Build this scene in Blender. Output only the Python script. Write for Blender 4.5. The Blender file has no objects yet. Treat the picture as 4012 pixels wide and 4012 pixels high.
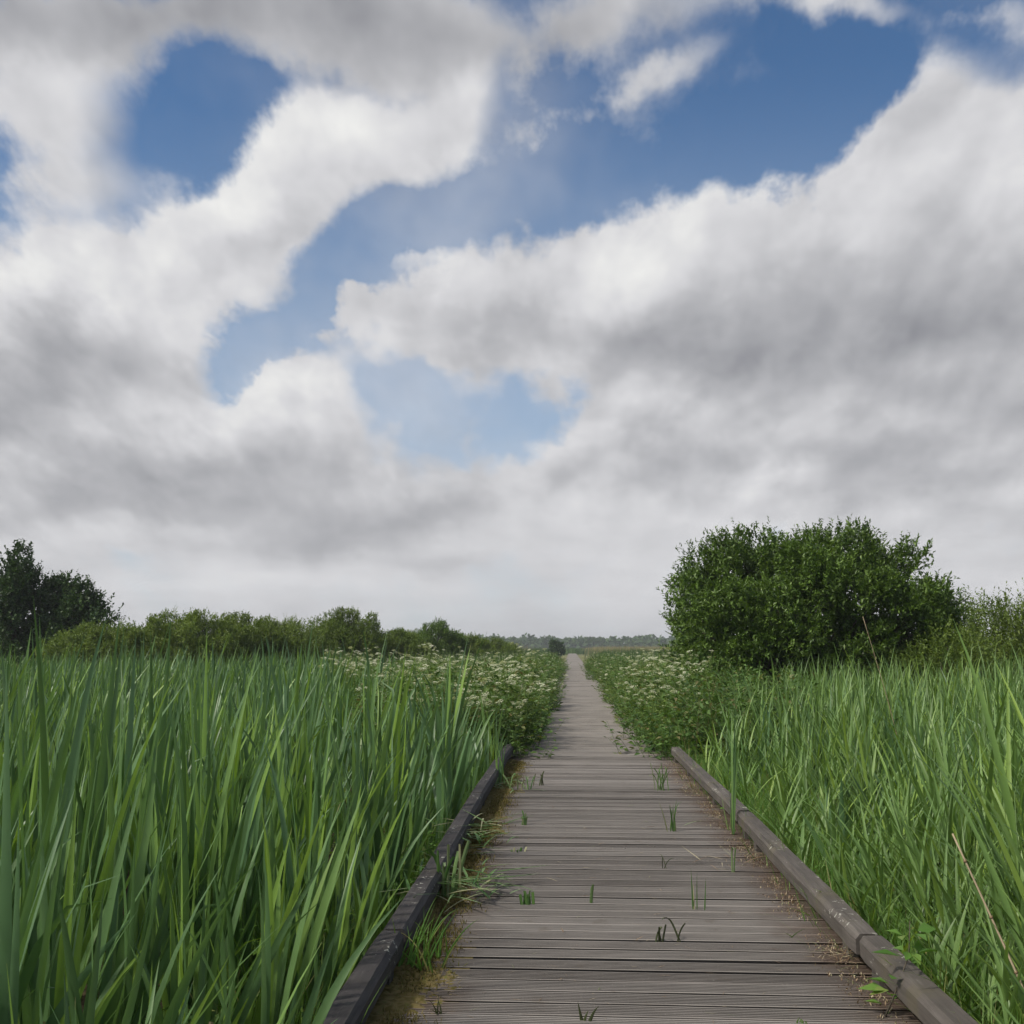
import bpy, math, random
import numpy as np
from mathutils import Vector, Matrix
R = math.radians
rng = np.random.default_rng(7)
random.seed(7)
scene = bpy.context.scene
COL = scene.collection
EYE = Vector((-0.267, 0.0, 1.45))

# ------------------------------------------------------------------ node helpers
class X:
    """tiny expression wrapper round shader sockets"""
    def __init__(s, t, k): s.t = t; s.k = k
    def _m(s, op, *o, clamp=False):
        n = s.t.nodes.new('ShaderNodeMath'); n.operation = op; n.use_clamp = clamp
        for i, q in enumerate((s,) + o):
            if isinstance(q, X): s.t.links.new(q.k, n.inputs[i])
            else: n.inputs[i].default_value = q
        return X(s.t, n.outputs[0])
    def __add__(s, o): return s._m('ADD', o)
    __radd__ = __add__
    def __sub__(s, o): return s._m('SUBTRACT', o)
    def __mul__(s, o): return s._m('MULTIPLY', o)
    __rmul__ = __mul__
    def __truediv__(s, o): return s._m('DIVIDE', o)
    def pow(s, o): return s._m('POWER', o)
    def clamp(s): return s._m('ADD', 0.0, clamp=True)
    def max(s, o): return s._m('MAXIMUM', o)
    def min(s, o): return s._m('MINIMUM', o)
    def abs(s): return s._m('ABSOLUTE')
    def ss(s, a, b, c=0.0, d=1.0):
        n = s.t.nodes.new('ShaderNodeMapRange'); n.interpolation_type = 'SMOOTHSTEP'
        s.t.links.new(s.k, n.inputs[0])
        for i, q in enumerate((a, b, c, d)): n.inputs[i + 1].default_value = q
        return X(s.t, n.outputs[0])
    def lin(s, a, b, c=0.0, d=1.0):
        n = s.t.nodes.new('ShaderNodeMapRange')
        s.t.links.new(s.k, n.inputs[0])
        for i, q in enumerate((a, b, c, d)): n.inputs[i + 1].default_value = q
        return X(s.t, n.outputs[0])
    def ramp(s, stops):
        n = s.t.nodes.new('ShaderNodeValToRGB'); s.t.links.new(s.k, n.inputs[0])
        e = n.color_ramp.elements
        while len(e) < len(stops): e.new(0.5)
        for i, (p, c) in enumerate(stops): e[i].position = p; e[i].color = (*c, 1)
        return X(s.t, n.outputs[0])
def vec(t, x, y, z=0.0):
    n = t.nodes.new('ShaderNodeCombineXYZ')
    for i, q in enumerate((x, y, z)):
        if isinstance(q, X): t.links.new(q.k, n.inputs[i])
        else: n.inputs[i].default_value = q
    return X(t, n.outputs[0])
def vop(op, a, b, out=0):
    n = a.t.nodes.new('ShaderNodeVectorMath'); n.operation = op
    for i, q in enumerate((a, b)):
        if isinstance(q, X): a.t.links.new(q.k, n.inputs[i])
        else: n.inputs[i].default_value = q
    return X(a.t, n.outputs['Value' if op in ('DOT_PRODUCT', 'LENGTH') else 'Vector'])
def vscale(a, f):
    n = a.t.nodes.new('ShaderNodeVectorMath'); n.operation = 'SCALE'; a.t.links.new(a.k, n.inputs[0])
    if isinstance(f, X): a.t.links.new(f.k, n.inputs['Scale'])
    else: n.inputs['Scale'].default_value = f
    return X(a.t, n.outputs[0])
def split(a):
    n = a.t.nodes.new('ShaderNodeSeparateXYZ'); a.t.links.new(a.k, n.inputs[0])
    return [X(a.t, o) for o in n.outputs]
def noise(v, scale, detail=4, rough=.55, dist=0.0, color=False, dim='2D'):
    n = v.t.nodes.new('ShaderNodeTexNoise'); n.noise_dimensions = dim; v.t.links.new(v.k, n.inputs['Vector'])
    n.inputs['Scale'].default_value = scale; n.inputs['Detail'].default_value = detail
    n.inputs['Roughness'].default_value = rough; n.inputs['Distortion'].default_value = dist
    return X(v.t, n.outputs[1 if color else 0])
def mixc(f, a, b, mode='MIX'):
    t = (f if isinstance(f, X) else a if isinstance(a, X) else b).t
    n = t.nodes.new('ShaderNodeMix'); n.data_type = 'RGBA'; n.blend_type = mode
    for i, q in ((0, f), (6, a), (7, b)):
        if isinstance(q, X): t.links.new(q.k, n.inputs[i])
        elif i == 0: n.inputs[0].default_value = q
        else: n.inputs[i].default_value = (*q, 1)
    return X(t, n.outputs[2])
CLOUD_MASS=[(-0.392,0.684,0.3732,0.0506,2,1.0),(-0.607,0.57,0.08,0.1013,85,1.0),(-0.577,0.462,0.048,0.048,0,0.45),(-0.122,0.656,0.1066,0.0373,0,0.75),(-0.24,0.618,0.1333,0.032,-5,0.5),(-0.138,0.543,0.112,0.0506,25,1.05),(-0.26,0.488,0.112,0.0586,25,1.0),(-0.354,0.45,0.1013,0.064,25,1.1),(-0.453,0.383,0.112,0.064,15,1.0),(-0.352,0.381,0.1013,0.048,25,0.9),(-0.066,0.576,0.048,0.048,40,0.6),(-0.444,0.315,0.1226,0.0427,10,0.8),(-0.557,0.334,0.0906,0.0427,0,1.0),(-0.536,0.266,0.1386,0.0586,5,1.1),(-0.584,0.216,0.1333,0.0533,0,1.0),(-0.243,0.245,0.0453,0.04,0,1.0),(-0.307,0.218,0.0906,0.032,15,0.9),(-0.416,0.209,0.1439,0.048,0,1.0),(-0.252,0.174,0.1493,0.048,0,0.95),(-0.496,0.155,0.2133,0.048,0,1.0),(-0.197,0.123,0.2666,0.032,0,0.8),(0.064,0.423,0.0533,0.0613,60,1.0),(-0.033,0.363,0.0906,0.04,20,1.0),(-0.103,0.331,0.0693,0.032,10,0.8),(-0.212,0.316,0.0586,0.0117,8,0.6),(0.121,0.349,0.1759,0.064,5,1.1),(0.229,0.435,0.1226,0.0453,22,1.0),(0.414,0.47,0.1066,0.064,28,1.1),(0.305,0.378,0.2239,0.0906,10,1.1),(0.224,0.303,0.2666,0.064,0,1.1),(0.405,0.311,0.1599,0.1066,0,1.0),(0.35,0.551,0.064,0.0373,50,0.95),(0.285,0.513,0.0373,0.0267,40,0.5),(0.072,0.575,0.0586,0.0213,28,0.66),(0.034,0.644,0.08,0.0427,15,0.85),(0.253,0.654,0.1013,0.0293,-5,0.85),(0.45,0.635,0.0373,0.0373,-50,0.6),(0.093,0.246,0.0693,0.0453,25,1.0),(0.029,0.203,0.0533,0.0213,20,0.8),(0.221,0.222,0.1866,0.064,5,1.1),(0.373,0.199,0.1866,0.0853,0,1.1),(0.143,0.17,0.2239,0.0427,0,1.0),(-0.131,0.388,0.0586,0.0096,20,0.32),(0.098,0.536,0.0853,0.032,10,0.25),(-0.459,0.517,0.1173,0.0427,20,0.42),(-0.124,0.254,0.0213,0.048,60,0.3)]
CLOUD_BELLY=[(-0.392,0.687,0.2559,0.048,0,1.5),(-0.122,0.638,0.2026,0.0427,0,0.8),(-0.234,0.594,0.1066,0.032,0,0.3),(-0.597,0.686,0.0853,0.0267,0,0.2),(-0.525,0.263,0.1013,0.0373,10,0.62),(-0.584,0.227,0.1173,0.032,0,0.62),(-0.464,0.281,0.0693,0.0213,0,0.25),(-0.318,0.392,0.0693,0.0293,25,0.36),(-0.236,0.43,0.08,0.0213,25,0.14),(-0.121,0.484,0.08,0.0213,25,0.2),(-0.404,0.17,0.1813,0.0267,0,0.55),(-0.495,0.139,0.1599,0.0149,0,0.4),(-0.24,0.123,0.1386,0.0203,6,0.62),(-0.118,0.144,0.1013,0.0117,10,0.4),(-0.317,0.186,0.1599,0.0267,0,0.3),(-0.118,0.083,0.0586,0.0107,0,0.28),(0.094,0.316,0.1759,0.0331,0,0.52),(0.278,0.346,0.1599,0.0533,10,0.45),(0.395,0.327,0.1386,0.032,5,0.6),(0.198,0.303,0.2133,0.032,0,0.4),(0.337,0.29,0.1173,0.0213,0,0.2),(0.271,0.18,0.1386,0.0213,0,0.5),(0.221,0.222,0.2239,0.024,0,0.28),(0.401,0.247,0.1333,0.032,0,0.3),(0.117,0.176,0.1599,0.0213,0,0.22),(0.369,0.122,0.1173,0.0187,0,0.3),(0.349,0.528,0.0533,0.032,48,0.28),(0.264,0.659,0.0746,0.0213,0,0.25),(0.034,0.65,0.0586,0.0267,0,0.2),(0.3,0.269,0.2666,0.1066,0,0.14)]
CLOUD_CREST=[(-0.371,0.462,0.1013,0.0586,30,0.42),(-0.238,0.529,0.048,0.032,25,0.2),(-0.406,0.231,0.1333,0.0213,10,0.25),(-0.248,0.25,0.0427,0.032,0,0.3),(-0.57,0.348,0.08,0.0267,0,0.45),(-0.48,0.372,0.08,0.0373,20,0.3),(-0.039,0.369,0.0906,0.032,20,0.25),(0.053,0.417,0.0427,0.0427,60,0.25),(0.218,0.424,0.1066,0.0267,22,0.2),(0.426,0.498,0.08,0.0427,28,0.25),(0.082,0.251,0.064,0.0293,25,0.35),(0.029,0.214,0.064,0.016,25,0.2),(-0.369,0.127,0.0693,0.0133,5,0.2),(0.142,0.134,0.1333,0.016,0,0.12),(-0.413,0.504,0.0373,0.0213,0,0.2),(-0.094,0.589,0.048,0.032,0,0.15)]
CLOUD_GAP=[(-0.17,0.417,0.0906,0.0213,32,0.4),(0.14,0.5,0.1013,0.0293,12,0.35),(-0.038,0.599,0.0533,0.0373,60,0.6),(-0.455,0.541,0.0906,0.0533,20,0.55),(-0.108,0.232,0.1013,0.0453,10,0.5),(-0.277,0.306,0.08,0.024,28,0.5),(0.005,0.498,0.064,0.0373,40,0.35),(-0.347,0.268,0.0373,0.0213,0,0.4)]
# ------------------------------------------------------------------ sky, sun, camera
SUN_EL, SUN_AZ = R(46), R(-118)     # azimuth from +Y towards +X: behind and left of the viewer
def build_sky():
    w = bpy.data.worlds.new('World'); scene.world = w; w.use_nodes = True
    t = w.node_tree; t.nodes.clear()
    sky = t.nodes.new('ShaderNodeTexSky'); sky.sky_type = 'NISHITA'; sky.sun_disc = False
    sky.sun_elevation = SUN_EL; sky.sun_rotation = SUN_AZ
    sky.air_density = 1.0; sky.dust_density = 0.6; sky.ozone_density = 1.6
    blue = X(t, sky.outputs[0])
    tc = t.nodes.new('ShaderNodeTexCoord'); d = X(t, tc.outputs['Generated'])
    dx, dy, dz = split(d)
    fy = dy.abs().max(0.12)
    u = dx / fy; v = dz.max(0.0) / fy
    # perspective cloud-deck coordinates: detail is compressed towards the horizon
    k = v + 0.52
    q = vec(t, u / k, k.pow(-1.0) * .85, 0.0)
    w1 = vop('SUBTRACT', noise(q, 3.2, 2, .5, color=True), (.5, .5, .5))
    w2 = vop('SUBTRACT', noise(q, 10.0, 5, .60, color=True), (.5, .5, .5))
    fl = v.lin(0.0, .35, .35, 1.0)
    lnk = t.links.new
    def chain(p, acc):      # makes p wait for acc, which keeps the shader inside its stack
        n = t.nodes.new('ShaderNodeVectorMath'); n.operation = 'MULTIPLY_ADD'
        lnk(acc.k, n.inputs[0]); n.inputs[1].default_value = (1e-9, 1e-9, 0); lnk(p.k, n.inputs[2])
        return X(t, n.outputs[0])
    def field(blobs, warp, after=None):
        """sum of soft elliptical cloud masses, each exp(-quadratic form)"""
        p = vop('ADD', vec(t, u, v, 1.0), warp)
        acc = after
        first = True
        for i, (cu, cv, a, b, ang, amp) in enumerate(blobs):
            if i % 12 == 0:
                if acc is not None: p = chain(p, acc)
                pu, pv, _ = split(p)
                p2 = vec(t, pu * pu, pu * pv, pv * pv)
            c, s = math.cos(R(ang)), math.sin(R(ang)); L = .87
            A, B = L / a ** 2, L / b ** 2
            # ((c x + s y)/a)^2 + ((-s x + c y)/b)^2
            xx, xy, yy = A * c * c + B * s * s, 2 * c * s * (A - B), A * s * s + B * c * c
            lx, ly = -2 * xx * cu - xy * cv, -2 * yy * cv - xy * cu
            k0 = xx * cu * cu + xy * cu * cv + yy * cv * cv
            e = (vop('DOT_PRODUCT', p2, (-xx, -xy, -yy)) + vop('DOT_PRODUCT', p, (-lx, -ly, -k0 + math.log(amp))))._m('EXPONENT')
            acc = e if first else acc + e
            first = False
        return acc
    warp = vop('ADD', vscale(w1, fl * .20), vscale(w2, fl * .11))
    warp = vop('MULTIPLY', warp, (1, .8, 0))
    mass = field(CLOUD_MASS, warp)
    belly = field(CLOUD_BELLY, vscale(warp, .8), mass)
    crest = field(CLOUD_CREST, warp, belly)
    gap = field(CLOUD_GAP, warp, crest)
    q = chain(q, gap)
    fb = noise(q, 5.0, 8, .58)
    soft = noise(q, 6.0, 4, .55)
    soft_up = noise(vop('ADD', q, (-.020, -.040, 0)), 6.0, 4, .55)
    low = v.ss(.19, .05)
    dens = mass.min(1.3) - gap + (fb - .5) * (low * -1.1 + 1.85) + low * .8
    cov = dens.ss(.16, .90)
    veil = noise(q, 1.6, 5, .62).ss(.36, .70) * .42
    cov = cov.max(veil * v.ss(.80, .45, .35, 1.0)).clamp()
    relief = (soft_up - soft) * (low * -1.3 + 1.6)
    layers = noise(vec(t, u * 1.3, v * 10.0, 0), 2.0, 4, .55)
    belly = belly / (belly * .55 + 1.0)
    shade = belly * .84 - crest * .66 + relief * .8 + (soft - .5) * .30 + (fb - .5) * .26 + (layers - .5) * low * .55 + .15 + low * .07 + mass.ss(.9, 2.2) * .10
    shade = shade.lin(-.25, 1.15)
    cloud = shade.ramp([(0.0, (.86, .86, .845)), (.26, (.685, .685, .705)), (.55, (.485, .488, .51)), (1.0, (.27, .275, .30))])
    cloud = vscale(cloud, 10.0)
    # the blue the camera saw between the clouds
    bl = mixc(1.0, blue, (.70, .92, 1.08), 'MULTIPLY')
    bl = mixc(v.ss(.62, .12) * .55, bl, (5.3, 6.0, 6.9))       # thin high veil, thicker towards the horizon
    col = mixc(cov, bl, cloud)
    # the rest of the sky (overhead, to the sides and behind): broken cloud round a veiled sun
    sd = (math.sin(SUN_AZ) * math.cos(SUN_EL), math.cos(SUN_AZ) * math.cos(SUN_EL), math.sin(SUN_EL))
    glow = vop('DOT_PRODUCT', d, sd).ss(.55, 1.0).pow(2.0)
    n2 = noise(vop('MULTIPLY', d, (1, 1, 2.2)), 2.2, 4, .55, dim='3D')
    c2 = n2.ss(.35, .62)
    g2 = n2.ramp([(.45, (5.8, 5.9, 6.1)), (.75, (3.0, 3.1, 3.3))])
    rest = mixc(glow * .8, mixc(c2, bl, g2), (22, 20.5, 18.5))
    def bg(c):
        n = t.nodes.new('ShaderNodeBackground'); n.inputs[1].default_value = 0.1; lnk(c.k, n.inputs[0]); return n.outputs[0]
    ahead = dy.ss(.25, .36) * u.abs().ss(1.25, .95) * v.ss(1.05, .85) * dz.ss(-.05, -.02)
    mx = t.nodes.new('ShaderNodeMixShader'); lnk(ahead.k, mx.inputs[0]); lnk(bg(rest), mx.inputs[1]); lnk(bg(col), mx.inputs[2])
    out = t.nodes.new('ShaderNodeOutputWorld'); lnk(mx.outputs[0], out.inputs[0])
    w.cycles.sampling_method = 'MANUAL'; w.cycles.sample_map_resolution = 512
build_sky()
sl = bpy.data.lights.new('sun', 'SUN'); sl.energy = 3.4; sl.angle = R(5); sl.color = (1.0, .94, .84)
so = bpy.data.objects.new('sun', sl); COL.objects.link(so)
so.rotation_euler = Vector((math.sin(SUN_AZ) * math.cos(SUN_EL), math.cos(SUN_AZ) * math.cos(SUN_EL), math.sin(SUN_EL))).to_track_quat('Z', 'Y').to_euler()
cd = bpy.data.cameras.new('camera'); cam = bpy.data.objects.new('camera', cd); COL.objects.link(cam)
cam.location = EYE; cam.rotation_euler = (R(90 + 7.51), 0, R(3.27))
cd.lens = 36; cd.sensor_width = 36; cd.clip_start = .05; cd.clip_end = 9000
scene.camera = cam
vs = scene.view_settings; vs.view_transform = 'Standard'; vs.look = 'None'; vs.exposure = 0; vs.gamma = 1; vs.use_curve_mapping = False
scene.cycles.use_adaptive_sampling = True; scene.cycles.adaptive_threshold = .02; scene.cycles.adaptive_min_samples = 8
scene.cycles.max_bounces = 8; scene.cycles.transparent_max_bounces = 8
# ------------------------------------------------------------------ object and mesh helpers
def tag(o, label=None, cat=None, group=None, kind=None):
    if label: o['label'] = label
    if cat: o['category'] = cat
    if group: o['group'] = group
    if kind: o['kind'] = kind
    return o
def link(o, parent=None, loc=None, rz=None):
    COL.objects.link(o)
    if parent is not None: o.parent = parent
    if loc is not None: o.location = loc
    if rz is not None: o.rotation_euler = (0, 0, rz)
    return o
def empty(name, loc=(0, 0, 0), rz=0):
    o = bpy.data.objects.new(name, None); o.empty_display_size = .1
    return link(o, None, loc, rz)
class Buf:
    """collects vertices, faces and two per-vertex values: rnd (per leaf or board) and tt (along it)"""
    def __init__(s): s.v = []; s.f = []; s.r = []; s.t = []; s.n = 0
    def add(s, V, F, r=0.5, t=0.0):
        V = np.asarray(V, float).reshape(-1, 3); k = len(V)
        s.v.append(V)
        for f in F: s.f.append((np.asarray(f, int) + s.n))
        s.r.append(np.broadcast_to(np.asarray(r, float), (k,))); s.t.append(np.broadcast_to(np.asarray(t, float), (k,)))
        s.n += k
    def mesh(s, name, mat, smooth=True):
        V = np.concatenate(s.v); me = bpy.data.meshes.new(name)
        me.vertices.add(len(V)); me.vertices.foreach_set('co', V.astype(np.float32).ravel())
        sizes = []; loops = []
        for f in s.f:                     # f: (n, k) array of faces, or one 1-D face
            f = np.atleast_2d(f); sizes.append(np.full(len(f), f.shape[1])); loops.append(f.ravel())
        sizes = np.concatenate(sizes); loops = np.concatenate(loops)
        me.loops.add(len(loops)); me.loops.foreach_set('vertex_index', loops.astype(np.int32))
        me.polygons.add(len(sizes))
        me.polygons.foreach_set('loop_start', np.concatenate(([0], np.cumsum(sizes)[:-1])).astype(np.int32))
        me.update(calc_edges=True)
        for nm, q in (('rnd', s.r), ('tt', s.t)):
            a = me.attributes.new(nm, 'FLOAT', 'POINT'); a.data.foreach_set('value', np.concatenate(q).astype(np.float32))
        me.polygons.foreach_set('use_smooth', np.full(len(sizes), smooth))
        me.materials.append(mat)
        return me
    def obj(s, name, mat, parent=None, smooth=True, loc=None):
        return link(bpy.data.objects.new(name, s.mesh(name, mat, smooth)), parent, loc)
def U(a, b, n=None): return rng.uniform(a, b, n)
def blades(buf, base, L, w, az, lean, bend, face, S=6, power=1.6, twist=0.0, fold=.18, prof='cattail', rnd=None):
    """curved strap leaves: az = compass direction of the lean, lean = tilt at the foot, bend = extra tilt at the tip"""
    base = np.asarray(base, float).reshape(-1, 3); N = len(base)
    bc = lambda q: np.broadcast_to(np.asarray(q, float), (N,))
    L, w, az, lean, bend, face, power, twist = map(bc, (L, w, az, lean, bend, face, power, twist))
    if rnd is None: rnd = U(0, 1, N)
    t = np.linspace(0, 1, S + 1)
    tm = (t[:-1] + t[1:]) / 2
    th = lean[:, None] + bend[:, None] * tm[None] ** power[:, None]
    seg = (L / S)[:, None]
    D = np.stack([np.sin(th) * np.cos(az)[:, None], np.sin(th) * np.sin(az)[:, None], np.cos(th)], -1)
    P = np.concatenate([base[:, None], base[:, None] + np.cumsum(D * seg[..., None], 1)], 1)
    T = np.concatenate([D[:, :1], (D[:, :-1] + D[:, 1:]) / 2, D[:, -1:]], 1)
    T /= np.linalg.norm(T, axis=-1, keepdims=True)
    fa = face[:, None] + twist[:, None] * t[None]
    sd = np.stack([np.cos(fa), np.sin(fa), np.zeros_like(fa)], -1)
    sd = sd - (sd * T).sum(-1, keepdims=True) * T
    sd /= np.maximum(np.linalg.norm(sd, axis=-1, keepdims=True), 1e-6)
    nr = np.cross(T, sd)
    if prof == 'cattail': pr = np.clip((1 - t) / .42, 0, 1) ** .8 * (.72 + .28 * np.clip(t / .3, 0, 1))
    elif prof == 'reed': pr = np.clip(.35 + t / .22, 0, 1) * (1 - t) ** .75
    elif prof == 'cut': pr = np.where(t > .999, .75, 1.0)
    else: pr = np.clip(1.15 - t, 0, 1) * np.clip(1 - t, 0, 1) ** .25
    pr = np.maximum(pr, .02)
    hw = (w[:, None] * pr[None] / 2)[..., None]
    off = nr * hw * fold * 2
    V = np.stack([P - sd * hw + off, P, P + sd * hw + off], 2)      # N,S+1,3,3
    idx = np.arange(N)[:, None] * (S + 1) * 3 + np.arange(S)[None] * 3
    a = idx.ravel()
    F = np.concatenate([np.stack([a, a + 1, a + 4, a + 3], -1), np.stack([a + 1, a + 2, a + 5, a + 4], -1)])
    buf.add(V.reshape(-1, 3), [F], np.repeat(rnd, (S + 1) * 3), np.tile(np.repeat(t, 3), N))
    return P
def tube(buf, pts, r0, r1, k=6, rnd=.5):
    pts = np.asarray(pts, float); n = len(pts)
    T = np.gradient(pts, axis=0); T /= np.linalg.norm(T, axis=1, keepdims=True) + 1e-9
    ref = np.array([0.31, 0.95, 0.05]); A = np.cross(T, ref); A /= np.linalg.norm(A, axis=1, keepdims=True) + 1e-9
    B = np.cross(T, A); rad = np.linspace(r0, r1, n)
    ang = np.linspace(0, 2 * np.pi, k, endpoint=False)
    V = pts[:, None] + rad[:, None, None] * (A[:, None] * np.cos(ang)[None, :, None] + B[:, None] * np.sin(ang)[None, :, None])
    F = [[i * k + j, i * k + (j + 1) % k, (i + 1) * k + (j + 1) % k, (i + 1) * k + j] for i in range(n - 1) for j in range(k)]
    buf.add(V.reshape(-1, 3), [np.array(F), np.arange(k)[::-1], np.arange((n - 1) * k, n * k)], rnd, np.repeat(np.linspace(0, 1, n), k))
def leaves(buf, base, d, n, L, w, rnd):
    """small folded leaves: base point, direction, rough upper side"""
    N = len(base); L = np.broadcast_to(L, (N,))[:, None]; w = np.broadcast_to(w, (N,))[:, None]
    d = d / (np.linalg.norm(d, axis=1, keepdims=True) + 1e-9)
    s = np.cross(d, n); s /= np.linalg.norm(s, axis=1, keepdims=True) + 1e-9
    nn = np.cross(s, d)
    mid = base + d * L * .45
    V = np.stack([base, mid - s * w / 2 + nn * w * .18, base + d * L - nn * L * .08, mid + s * w / 2 + nn * w * .18], 1)
    a = np.arange(N) * 4
    F = np.concatenate([np.stack([a, a + 2, a + 1], -1), np.stack([a, a + 3, a + 2], -1)])
    buf.add(V.reshape(-1, 3), [F], np.repeat(rnd, 4), np.tile([0, .5, 1, .5], N))
def unit(n, zmin=-1):
    z = U(zmin, 1, n); a = U(0, 2 * np.pi, n); r = np.sqrt(1 - z * z)
    return np.stack([r * np.cos(a), r * np.sin(a), z], -1)

# ------------------------------------------------------------------ materials
def mat(name):
    m = bpy.data.materials.new(name); m.use_nodes = True; t = m.node_tree; t.nodes.clear()
    out = t.nodes.new('ShaderNodeOutputMaterial')
    return m, t, out
def attr(t, nm):
    n = t.nodes.new('ShaderNodeAttribute'); n.attribute_name = nm; return X(t, n.outputs['Fac'])
def pos(t): return X(t, t.nodes.new('ShaderNodeNewGeometry').outputs['Position'])
def objco(t): return X(t, t.nodes.new('ShaderNodeTexCoord').outputs['Object'])
def orand(t): return X(t, t.nodes.new('ShaderNodeObjectInfo').outputs['Random'])
def principled(t, col, rough=.6, spec=.3, bump=None, bstr=.3, bdist=.01):
    p = t.nodes.new('ShaderNodeBsdfPrincipled')
    if isinstance(col, X): t.links.new(col.k, p.inputs['Base Color'])
    else: p.inputs['Base Color'].default_value = (*col, 1)
    if isinstance(rough, X): t.links.new(rough.k, p.inputs['Roughness'])
    else: p.inputs['Roughness'].default_value = rough
    p.inputs['Specular IOR Level'].default_value = spec
    if bump is not None:
        b = t.nodes.new('ShaderNodeBump'); b.inputs['Strength'].default_value = bstr; b.inputs['Distance'].default_value = bdist
        t.links.new(bump.k, b.inputs['Height']); t.links.new(b.outputs[0], p.inputs['Normal'])
    return p
def leaf_mat(name, stops, tip=None, tipw=.0, rough=.45, spec=.35, trans=.3, patch=.0, vary=True):
    """foliage: per-leaf hue from rnd (shifted per object), dry tips, light shining through"""
    m, t, out = mat(name)
    r = attr(t, 'rnd'); tt = attr(t, 'tt')
    if vary: r = (r + orand(t) * .37)._m('FRACT')
    big = noise(pos(t), .55, 2, .5, dim='3D')
    col = r.ramp(stops)
    val = (big - .5) * patch + 1.0
    col = vscale(col, val)
    if tip is not None:
        r2 = (attr(t, 'rnd') * 7.31)._m('FRACT')
        edge = (tt + (noise(pos(t), 40, 2, .5, dim='3D') - .5) * .16) - (r2 * -.30 + 1.0 + .30 - tipw)
        col = mixc(edge.ss(-.02, .05), col, tip)
        # a few wholly withered leaves
        col = mixc(r2.ss(1.5, 1.6), col, tuple(c * .9 for c in tip))
    p = principled(t, col, rough, spec)
    tr = t.nodes.new('ShaderNodeBsdfTranslucent')
    tc = mixc(1.0, col, (1.25, 1.25, .55), 'MULTIPLY'); t.links.new(tc.k, tr.inputs[0])
    mx = t.nodes.new('ShaderNodeMixShader'); mx.inputs[0].default_value = trans
    t.links.new(p.outputs[0], mx.inputs[1]); t.links.new(tr.outputs[0], mx.inputs[2]); t.links.new(mx.outputs[0], out.inputs[0])
    return m
M = {}
M['cattail'] = leaf_mat('cattail_leaf', [(0, (.060, .120, .042)), (.3, (.102, .192, .068)), (.6, (.092, .176, .084)), (.82, (.140, .245, .070)), (1, (.195, .315, .052))], tip=(.33, .26, .13), tipw=.02, rough=.42, spec=.45, trans=.28, patch=.5)
M['reed'] = leaf_mat('reed_leaf', [(0, (.082, .150, .040)), (.4, (.142, .242, .062)), (.75, (.155, .262, .090)), (1, (.235, .35, .062))], tip=(.34, .25, .10), tipw=.02, rough=.45, spec=.4, trans=.32, patch=.4)
M['grass'] = leaf_mat('grass_leaf', [(0, (.07, .16, .03)), (.5, (.11, .23, .04)), (.85, (.15, .26, .05)), (1, (.26, .22, .09))], rough=.5, spec=.3, trans=.32, patch=.5)
M['herb'] = leaf_mat('herb_leaf', [(0, (.045, .095, .022)), (.5, (.080, .150, .034)), (.85, (.115, .195, .045)), (1, (.17, .14, .065))], rough=.5, spec=.3, trans=.28, patch=.6)
M['parsley'] = leaf_mat('parsley_leaf', [(0, (.080, .140, .030)), (.6, (.130, .205, .045)), (1, (.18, .25, .06))], rough=.55, spec=.25, trans=.3, patch=.4)
M['willow'] = leaf_mat('willow_leaf', [(0, (.034, .072, .013)), (.45, (.072, .130, .022)), (.8, (.112, .188, .032)), (1, (.15, .23, .055))], rough=.45, spec=.35, trans=.26, patch=.5)
M['scrub'] = leaf_mat('scrub_leaf', [(0, (.075, .120, .022)), (.5, (.125, .188, .034)), (1, (.18, .240, .050))], rough=.5, spec=.3, trans=.3, patch=.6)
M['alder'] = leaf_mat('alder_leaf', [(0, (.026, .058, .018)), (.6, (.042, .085, .024)), (1, (.065, .115, .03))], rough=.45, spec=.3, trans=.2, patch=.4)
M['far_leaf'] = leaf_mat('far_leaf', [(0, (.045, .085, .030)), (.6, (.065, .115, .038)), (1, (.09, .14, .045))], rough=.6, spec=.2, trans=.2, patch=.3, vary=False)
M['dry'] = leaf_mat('dry_reed', [(0, (.25, .20, .11)), (.5, (.32, .27, .16)), (1, (.20, .22, .09))], rough=.6, spec=.2, trans=.2, patch=.3)
M['straw'] = leaf_mat('straw', [(0, (.12, .075, .045)), (.5, (.24, .165, .10)), (.8, (.44, .38, .26)), (1, (.12, .16, .06))], rough=.7, spec=.2, trans=.1)
M['cutgreen'] = leaf_mat('cut_leaf', [(0, (.05, .12, .03)), (.45, (.10, .19, .05)), (.75, (.18, .24, .12)), (1, (.34, .33, .20))], tip=(.42, .33, .18), tipw=.06, rough=.5, spec=.3, trans=.2)
M['stub'] = leaf_mat('dark_stub', [(0, (.035, .04, .022)), (.6, (.055, .07, .03)), (1, (.09, .10, .045))], rough=.6, spec=.2, trans=.1)
M['flower'] = leaf_mat('white_petals', [(0, (.44, .48, .30)), (.5, (.58, .60, .44)), (1, (.68, .68, .56))], rough=.7, spec=.15, trans=.3)
M['moss'] = leaf_mat('moss', [(0, (.07, .065, .022)), (.4, (.125, .105, .035)), (.75, (.19, .145, .065)), (1, (.10, .12, .03))], rough=.85, spec=.1, trans=.2)
M['bark'] = (lambda: (lambda m, t, o: (t.links.new(principled(t, noise(objco(t), 14, 5, .6, dim='3D').ramp([(.3, (.035, .030, .022)), (.7, (.11, .095, .075))]), .9, .15).outputs[0], o.inputs[0]), m)[1])(*mat('bark')))()

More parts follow.
